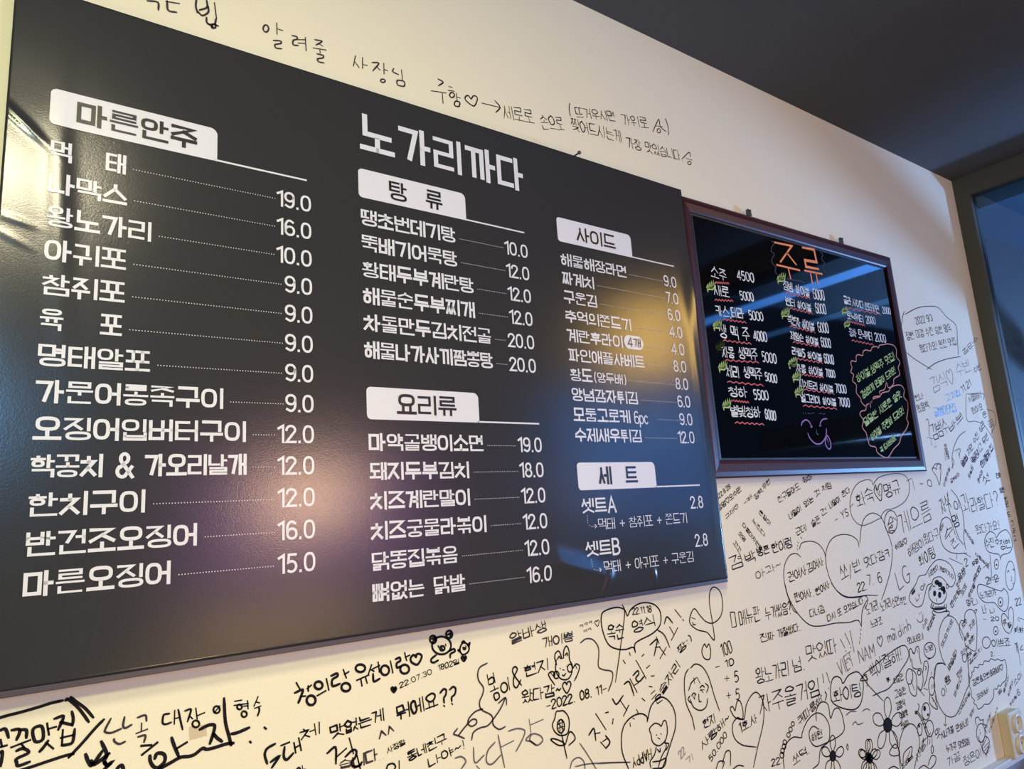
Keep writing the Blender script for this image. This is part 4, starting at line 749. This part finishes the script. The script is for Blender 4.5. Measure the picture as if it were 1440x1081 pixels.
N(G9, 'ink', .0024, ('맛나네요:)', 485, 358, 575, 325, 42)); N(G9, 'ink', .0024, ('최종인', 402, 590, 460, 560, 44), ('고승완', 408, 670, 475, 640, 46), ('김웅석', 420, 740, 470, 710, 46), ('이영욱', 438, 790, 485, 770, 40), ('쏘세지', 445, 850, 490, 830, 40))
draw(G9, [[(500, 455), (490, 400), (500, 380), (520, 410), (530, 375), (545, 370), (550, 420), (560, 470)], [(505, 440), (512, 490), (545, 500)], [(508, 400), (515, 410)], [(535, 385), (540, 400)], ring(492, 542, 20, 45, 14), [(505, 500), (530, 530), (535, 600), (528, 655), (500, 640), (485, 590)], [(535, 500), (560, 500), (572, 560), (560, 620), (540, 600)], [(570, 520), (578, 460), (595, 455), (602, 490), (590, 560), (575, 600)], [(540, 610), (580, 655)], [(575, 610), (598, 620)], [(500, 560), (520, 620)], ring(548, 520, 10, 14, 10), [(582, 480), (590, 490), (585, 505)]], .0026, 'ink', 'squirrel_doodle')
draw(G9, [ring(610, 390, 34, 46, 16), [(600, 435), (602, 442), (615, 436)]], .0026, 'ink', 'speech_outline'); N(G9, 'ink', .0022, ('노가리', 588, 405, 632, 385, 34))
draw(G9, [ring(622, 598, 18, 54, 14), [(610, 645), (612, 700), (655, 732), (640, 650)], [(620, 660), (640, 690), (648, 720)], [(618, 515), (620, 530)], [(622, 590), (624, 612)], [(630, 588), (632, 610)], [(628, 668), (630, 690)]], .0026, 'ink', 'ice_bar_doodle')
draw(G9, [ring(588, 745, 24, 50, 14), ring(608, 845, 24, 48, 14), ring(552, 850, 14, 36, 12), [(528, 745), (560, 790), (590, 870), (600, 910)], [(540, 745), (575, 800), (605, 880)], [(528, 755), (540, 745), (548, 715), (542, 700)], ring(530, 752, 6, 8, 8), [(560, 800), (575, 792)], [(568, 820), (585, 812)], [(578, 840), (595, 835)], [(575, 900), (570, 920), (590, 900)], [(600, 890), (615, 870)], [(598, 915), (595, 945)], [(612, 910), (608, 935)]], .0026, 'ink', 'butterfly_doodle')
blob(G9, 580, 728, 8, 16); blob(G9, 548, 830, 5, 11); blob(G9, 600, 765, 5, 9)
draw(G9, [[(440, 1081), (430, 980), (440, 900), (470, 830), (510, 820), (540, 860), (550, 940), (535, 1010), (520, 1081)], [(395, 865), (420, 930), (445, 1060)], [(375, 985), (410, 935), (435, 990), (400, 1005), (375, 985)], [(455, 1050), (460, 990), (505, 950), (500, 1010), (470, 1060)], [(470, 1040), (495, 975)], [(480, 1020), (500, 1015)], [(600, 1060), (620, 1005), (645, 1010), (640, 1050), (610, 1085)], ring(625, 968, 7, 22, 10), [(622, 880), (625, 945)], [(545, 1081), (575, 1060), (610, 1081)], [(370, 1081), (400, 1065), (430, 1081)]], .0026, 'ink', 'heart_and_leaves_doodle')
N(G9, 'ink_thin', .0024, ('샤방', 540, 1040, 590, 940, 50)); N(G9, 'ink', .0034, ('해님', 450, 1085, 515, 1010, 34))
# two big hearts
draw(G10, [[(300, 935), (265, 860), (240, 740), (250, 620), (285, 540), (330, 515), (380, 545), (430, 640), (455, 700), (460, 730)], [(295, 930), (270, 915), (225, 925), (205, 970), (200, 1040), (205, 1085)], [(460, 740), (480, 830), (490, 960), (492, 1080)]], .0026, 'ink_thin', 'heart_outline')
draw(G10, [[(460, 740), (475, 770), (550, 812), (562, 700), (562, 580), (545, 490), (510, 460), (475, 475), (460, 510), (458, 560)], [(458, 560), (430, 555), (415, 600), (420, 660), (445, 720)], [(540, 470), (562, 462), (548, 495)]], .0024, 'ink_thin', 'heart_outline')
N(G10, 'ink_thin', .0024, ('도연♡', 445, 620, 480, 570, 40), ('지은', 510, 640, 552, 570, 48), ('하영', 465, 730, 500, 680, 40), ('예원', 505, 760, 545, 700, 42), ('또오께요', 272, 790, 365, 555, 40), ('맛이따', 330, 985, 400, 815, 48))
draw(G11, [[(235, 160), (225, 260), (240, 380), (270, 480), (320, 560), (375, 590), (430, 570), (480, 470), (520, 360), (560, 260), (548, 150), (540, 0)], [(332, 580), (330, 650)], [(318, 655), (332, 672), (342, 655)], [(330, 100), (300, 80), (250, 90), (235, 160)]], .0026, 'ink_thin', 'heart_outline')
N(G11, 'ink_thin', .0026, ('이', 310, 410, 355, 350, 85), ('랑', 340, 300, 390, 250, 85), ('짜란다', 425, 410, 495, 200, 42), ('수영이', 370, 165, 440, 10, 40))
draw(G11, [ring(512, 32, 20, 40, 12)] + [[(480, 110), (485, 150)]], .0024, 'ink_thin', 'ring_doodle')
draw(G11, [[(560, 240), (585, 190), (578, 170), (600, 155), (605, 120), (640, 125), (650, 95), (685, 95), (700, 60), (740, 65), (760, 40), (800, 55), (825, 42), (860, 60), (890, 50), (905, 90), (912, 170), (900, 240), (870, 270), (850, 300), (830, 290), (820, 325), (790, 330), (785, 400), (745, 465), (700, 470), (680, 495), (640, 515), (625, 480), (600, 460), (605, 430), (580, 400), (575, 340), (560, 300), (560, 240)]], .0024, 'ink_thin', 'cloud_outline')
N(G11, 'ink_thin', .0026, ('김윤&오현&명배♡', 592, 300, 880, 140, 62), ('포에버', 635, 430, 745, 350, 50))
N(G11, 'ink_thin', .0026, ('스낵이여행', 460, 575, 570, 370, 40), ('또와!', 572, 600, 610, 520, 40))
N(G11, 'ink_thin', .0028, ('맛', 250, 800, 300, 750, 90), ('시나가볼', 300, 800, 415, 730, 75), ('만하네!', 440, 735, 555, 660, 72), ('누가꾸', 345, 930, 440, 890, 75), ('맛있쪄', 460, 890, 565, 850, 75))
N(G11, 'ink_soft', .0026, ('가끔', 355, 1060, 480, 985, 85), ('정은이', 510, 1060, 680, 960, 100), ('오자꼭', 480, 15, 560, -60, 40))
draw(G11, [ring(665, 740, 40, 88, 18), [(625, 670), (612, 610), (640, 590), (660, 620), (690, 615), (685, 650), (712, 670), (705, 700), (720, 740)], [(652, 710), (654, 716)], [(660, 735), (660, 755)], [(680, 870), (695, 800), (712, 770), (745, 810), (740, 870), (715, 940), (690, 905), (680, 870)], [(695, 880), (740, 830)], [(700, 910), (742, 860)], [(640, 770), (670, 860), (690, 940)], [(690, 860), (720, 780)]], .0026, 'ink_thin', 'angel_doodle')
N(G11, 'ink_soft', .0024, ('한재희', 720, 700, 765, 560, 34), ('다녀감~ㅋㅋ', 750, 740, 830, 510, 32), ('조민서', 715, 970, 760, 870, 32)); N(G11, 'ink_thin', .0024, ('짱', 835, 390, 870, 340, 40), ('승민이', 885, 370, 935, 210, 34), ('하윤이', 930, 400, 975, 250, 34), ('화이팅', 945, 490, 1010, 400, 34), ('소이', 985, 300, 1060, 200, 60), ('6', 1010, 390, 1040, 380, 60))
# right part of the wall, higher
draw(G13, [[(52, 80), (40, 120), (35, 170)], [(55, 100), (130, 60), (200, 48), (265, 55), (320, 115), (380, 170), (388, 260), (395, 355)], [(65, 340), (130, 390), (225, 448)], [(195, 448), (250, 408), (320, 382), (408, 366)]], .0026, 'ink_thin', 'speech_outline')
N(G13, 'ink_thin', .0024, ('2022 9.3', 128, 162, 235, 138, 40), ('정현 미경 수진 승현 명숙', 70, 265, 355, 205, 52), ('왔다가요! 완전 맛집', 158, 345, 385, 290, 50))
N(G13, 'ink_soft', .0024, ('김민수', 430, 360, 525, 260, 32), ('수빈', 500, 480, 545, 440, 40)); N(G13, 'ink_faint', .0026, ('김식♡', 238, 600, 380, 530, 95), ('수빈', 392, 495, 482, 455, 80))
N(G13, 'ink_blue', .0040, ('고깃집', 320, 650, 412, 610, 38), ('골뱅이맛집', 248, 750, 388, 715, 58))
N(G13, 'ink_navy', .0024, ('한나', 125, 650, 178, 630, 40), ('왔음싹', 140, 725, 215, 690, 50), ('11.21', 420, 600, 480, 545, 40)); N(G13, 'ink_navy', .0030, ('김범수', 240, 900, 340, 845, 100), ('바보', 345, 850, 430, 750, 50)); N(G13, 'ink_soft', .0024, ('우정영원', 300, 920, 325, 1020, 34))
draw(G13, [[(188, 768), (205, 770), (210, 870)], [(198, 880), (235, 885)], [(218, 880), (228, 930)], [(242, 935), (246, 945)], [(252, 930), (256, 940)]], .0024, 'ink_soft', 'dash_marks')
draw(G13, [[(445, 605), (550, 600), (555, 640)], [(442, 605), (448, 765), (500, 775), (550, 790)], [(575, 700), (620, 720), (632, 780), (600, 860)], [(550, 790), (580, 830), (610, 880)]], .0024, 'ink_soft', 'speech_outline'); N(G13, 'ink_soft', .0024, ('서울에서', 465, 660, 545, 625, 42), ('왔어요', 485, 735, 555, 700, 42), ('꿈', 590, 820, 625, 795, 40), ('은', 555, 760, 580, 740, 36))
draw(G13, [[(440, 838), (400, 870), (370, 930), (355, 1000), (360, 1075)], [(372, 965), (405, 950), (400, 1000)], [(230, 1081), (250, 1045), (285, 1050), (275, 1081)]], .0024, 'ink_soft', 'curve_doodle')
N(G13, 'ink_navy', .0026, ('영서 지민 수진. 성균', 425, 1070, 565, 800, 42), ('맥주최고 두번', 490, 1055, 590, 880, 48), ('안주맛집', 545, 1075, 620, 945, 42))
N(G12, 'ink_navy', .0026, ('맛집', 570, 110, 610, 20, 42), ('영이', 655, 70, 710, 0, 45), ('다시올게', 728, 110, 800, 10, 52), ('오늘도', 620, 205, 655, 100, 34), ('은수야', 700, 240, 735, 140, 34)); N(G12, 'ink', .0034, ('섯', 745, 255, 800, 210, 75), ('**', 780, 300, 830, 275, 30))
N(G12, 'ink_soft', .0024, ('이쁜우정', 410, 270, 460, 110, 30), ('공부하자', 465, 240, 540, 170, 34)); N(G12, 'ink_thin', .0028, ('자식', 395, 500, 470, 440, 130), ('이', 500, 470, 550, 440, 80), ('과', 575, 500, 640, 470, 170), ('라할', 645, 490, 760, 450, 130), ('다?', 765, 460, 880, 420, 130))
N(G12, 'ink_thin', .0026, ('왔다가요!', 680, 670, 880, 620, 78)); draw(G12, [[(845, 700), (830, 660), (790, 645), (755, 690), (750, 750), (775, 810), (830, 830), (870, 840), (885, 885)], [(845, 700), (880, 650), (930, 630), (965, 680), (982, 760), (960, 820), (900, 840), (880, 870)]], .0026, 'ink_thin', 'heart_outline'); N(G12, 'ink_thin', .0030, ('수진', 760, 790, 835, 770, 80), ('♡', 842, 755, 872, 745, 40), ('정현', 885, 800, 975, 780, 85))
draw(G12, [[(435, 310), (440, 400), (455, 480), (490, 580), (530, 700), (570, 755)], [(465, 290), (520, 360), (560, 470), (575, 600), (572, 700), (590, 800)], [(420, 520), (385, 550), (370, 620), (375, 700), (400, 770), (450, 815), (520, 830), (600, 825)], [(420, 520), (455, 540), (480, 600), (500, 670)], [(450, 870), (560, 920)], [(570, 825), (630, 858)], [(510, 830), (512, 875)]], .0026, 'ink_thin', 'heart_outline')
N(G12, 'ink', .0034, ('수', 425, 740, 495, 640, 90), ('명', 490, 620, 545, 590, 110)); N(G12, 'ink_thin', .0026, ('진', 480, 800, 540, 740, 80), ('유진이짱', 575, 640, 655, 760, 30), ('사랑해요', 665, 840, 790, 960, 34), ('또봐', 380, 650, 405, 590, 34))
N(G12, 'ink_thin', .0028, ('2', 585, 940, 615, 925, 65), ('2 2', 760, 1090, 870, 1060, 60), ('우영', 650, 950, 700, 900, 45), ('맛있', 670, 1060, 720, 950, 40), ('오픈', 530, 1060, 590, 970, 45)); draw(G12, [ring(848, 920, 18, 42, 12), [(792, 840), (805, 980), (800, 1075)], [(740, 900), (780, 960)], [(735, 950), (790, 910)]], .0026, 'ink_thin', 'ring_doodle'); blob(G12, 848, 925, 6, 9)
for i, (c, x, y) in enumerate((('진짜', 850, 195), ('영원', 880, 320), ('한', 920, 395), ('번', 930, 440), ('도', 945, 525), ('그', 975, 600), ('리', 990, 660), ('고', 995, 725))): hand_text(G12, c, x, y, x + (40 if len(c) > 1 else 26), y - 12, 42, .0028, 'ink_thin', 'handwritten_note')
draw(G10, [ring(845, 175, 40, 122, 20), [(820, 150), (828, 130), (835, 145)], [(865, 130), (872, 118), (878, 135)], [(850, 215), (858, 222)], [(860, 240), (875, 245)], [(855, 180), (856, 220)]], .0024, 'ink_thin', 'face_doodle')
draw(G10, [[(565, 290), (580, 250), (620, 255), (700, 285), (770, 305), (790, 285), (825, 330), (828, 420), (800, 478), (750, 450), (710, 405), (630, 400), (580, 350), (565, 290)], ring(762, 398, 20, 38, 12)], .0026, 'ink_thin', 'speech_outline'); blob(G10, 762, 400, 6, 12)
N(G10, 'ink_thin', .0026, ('노가리가', 595, 370, 730, 340, 55), ('ㅋㅋ~', 650, 245, 760, 225, 60), ('안주최고', 400, 280, 470, 150, 40), ('존맛탱', 350, 455, 430, 300, 48), ('또또', 440, 350, 480, 260, 40), ('영수', 485, 440, 540, 400, 60), ('니', 530, 430, 575, 410, 45), ('최고', 540, 250, 600, 110, 40), ('맛있음', 500, 370, 550, 260, 38), ('나', 615, 500, 650, 490, 75), ('니', 675, 495, 720, 488, 40), ('- 20', 612, 560, 755, 555, 36)); N(G10, 'ink', .0040, ('**', 608, 640, 680, 600, 45))
draw(G10, [ring(722, 640, 20, 36, 12), ring(642, 740, 34, 48, 16)], .0026, 'ink_thin', 'ring_doodle'); blob(G10, 722, 645, 6, 10)
N(G10, 'ink_thin', .0028, ('이쁘죠', 690, 780, 850, 765, 70), ('22', 890, 430, 945, 415, 60), ('가', 895, 830, 920, 820, 90), ('2.', 680, 855, 710, 850, 38), ('김윤지', 500, 930, 610, 800, 38), ('은하', 485, 880, 525, 830, 40), ('존예', 400, 1040, 440, 980, 40), ('오자', 300, 1081, 340, 1050, 40))
draw(G10, [[(830, 545), (800, 500), (775, 505), (772, 570), (800, 640), (838, 665)], [(830, 545), (830, 470), (850, 440), (870, 480), (870, 580), (845, 660)], [(905, 540), (925, 560)], [(910, 530), (960, 545)], [(880, 660), (905, 600)], [(905, 740), (930, 930)], [(945, 760), (930, 800), (955, 800)]], .0026, 'ink_thin', 'heart_outline'); N(G10, 'ink', .0030, ('맛', 790, 600, 820, 570, 45), ('짱', 830, 625, 860, 595, 45), ('하하', 880, 650, 960, 640, 40), ('-자', 905, 670, 960, 655, 40))
draw(G12, [[(475, 20), (490, 60), (470, 110)], [(410, -30), (418, 45)], [(520, -30), (540, 30)]], .0022, 'ink_soft', 'dash_marks')

# ------------------------------------------------------------------ small things on the wall
x, z = W(800, 222)
tag_ = MB(); prof = [(0, -.0345), (.0034, -.0342), (.0042, -.032), (.0018, -.031), (.0018, 0)]
for i in range(12):
    a = 6.2832 * i / 12
    for r, y in prof: tag_.v.append((x + r * math.cos(a), y, EYE + (z - .004) + r * math.sin(a)))
for i in range(12):
    for k in range(4): tag_.f.append((i * 5 + k, i * 5 + k + 1, (i + 1) % 12 * 5 + k + 1, (i + 1) % 12 * 5 + k))
o = tag_.build('nail', M['steel'], None, 0, True); o['label'] = 'small dark nail head holding up the top edge of the menu poster'; o['category'] = 'nail'
a, b, c, d = G2.w(352, 762), G2.w(482, 742), G2.w(490, 832), G2.w(358, 866)
tp = MB(); n = 6
for k in range(n + 1):
    t = k / n; p = (a[0] + (b[0] - a[0]) * t, a[1] + (b[1] - a[1]) * t); q = (d[0] + (c[0] - d[0]) * t, d[1] + (c[1] - d[1]) * t + .0006 * (k % 2))
    tp.v += [(p[0], -.0003, EYE + p[1]), (q[0], -.0003, EYE + q[1]), (p[0], 0, EYE + p[1]), (q[0], 0, EYE + q[1])]
for k in range(n): tp.f += [(4 * k, 4 * k + 1, 4 * k + 5, 4 * k + 4), (4 * k, 4 * k + 4, 4 * k + 6, 4 * k + 2), (4 * k + 1, 4 * k + 3, 4 * k + 7, 4 * k + 5)]
o = tp.build('paper_tape', M['tape']); o['label'] = 'small yellowed square of paper tape stuck on the wall below the poster'; o['category'] = 'tape'
out = empty('wall_outlet', (2.39, 0, EYE - .69), 'ivory double wall outlet mounted above the white chair rail', 'outlet')
ox0, ox1, oz0, oz1 = 2.345, 2.425, .708, .822
def child(mb, name, mat, bev=0.0, smooth=False):
    o = mb.build(name, mat, out, bev, smooth); o.matrix_parent_inverse = out.matrix_world.inverted(); return o
bpy.context.view_layer.update()
child(MB().box((ox0, -.024, oz0), (ox1, 0, oz1)), 'back_box', M['plastic_base'], .003)
# face plate with two recessed round sockets
fp = MB(); y0, y1 = -.036, -.024
child(MB().box((ox0 - .003, -.030, oz0 - .003), (ox1 + .003, -.024, oz1 + .003)), 'face_plate', M['plastic'], .002)
for cz in (oz0 + .030, oz1 - .030):
    cxs = (ox0 + ox1) / 2; sk = MB(); n = 28; R = .0195
    prof = [(.0265, -.030), (.0255, -.0365), (.0215, -.0375), (.0195, -.0365), (.0190, -.0305), (.0185, -.0302), (.0001, -.0302)]
    for i in range(n):
        a = 6.2832 * i / n
        for r, y in prof: sk.v.append((cxs + r * math.cos(a), y, cz + r * math.sin(a)))
    P_ = len(prof)
    for i in range(n):
        for k in range(P_ - 1): sk.f.append((i * P_ + k, (i + 1) % n * P_ + k, (i + 1) % n * P_ + k + 1, i * P_ + k + 1))
    so = child(sk, 'socket', M['plastic'], 0, True)
    for dx in (-.0095, .0095):
        hl = MB(); hl.v = [(cxs + dx + .0028 * math.cos(6.2832 * i / 10), -.0306, cz + .0028 * math.sin(6.2832 * i / 10)) for i in range(10)]; hl.f = [tuple(range(10))]
        h = hl.build('pin_hole', M['seam'], so)
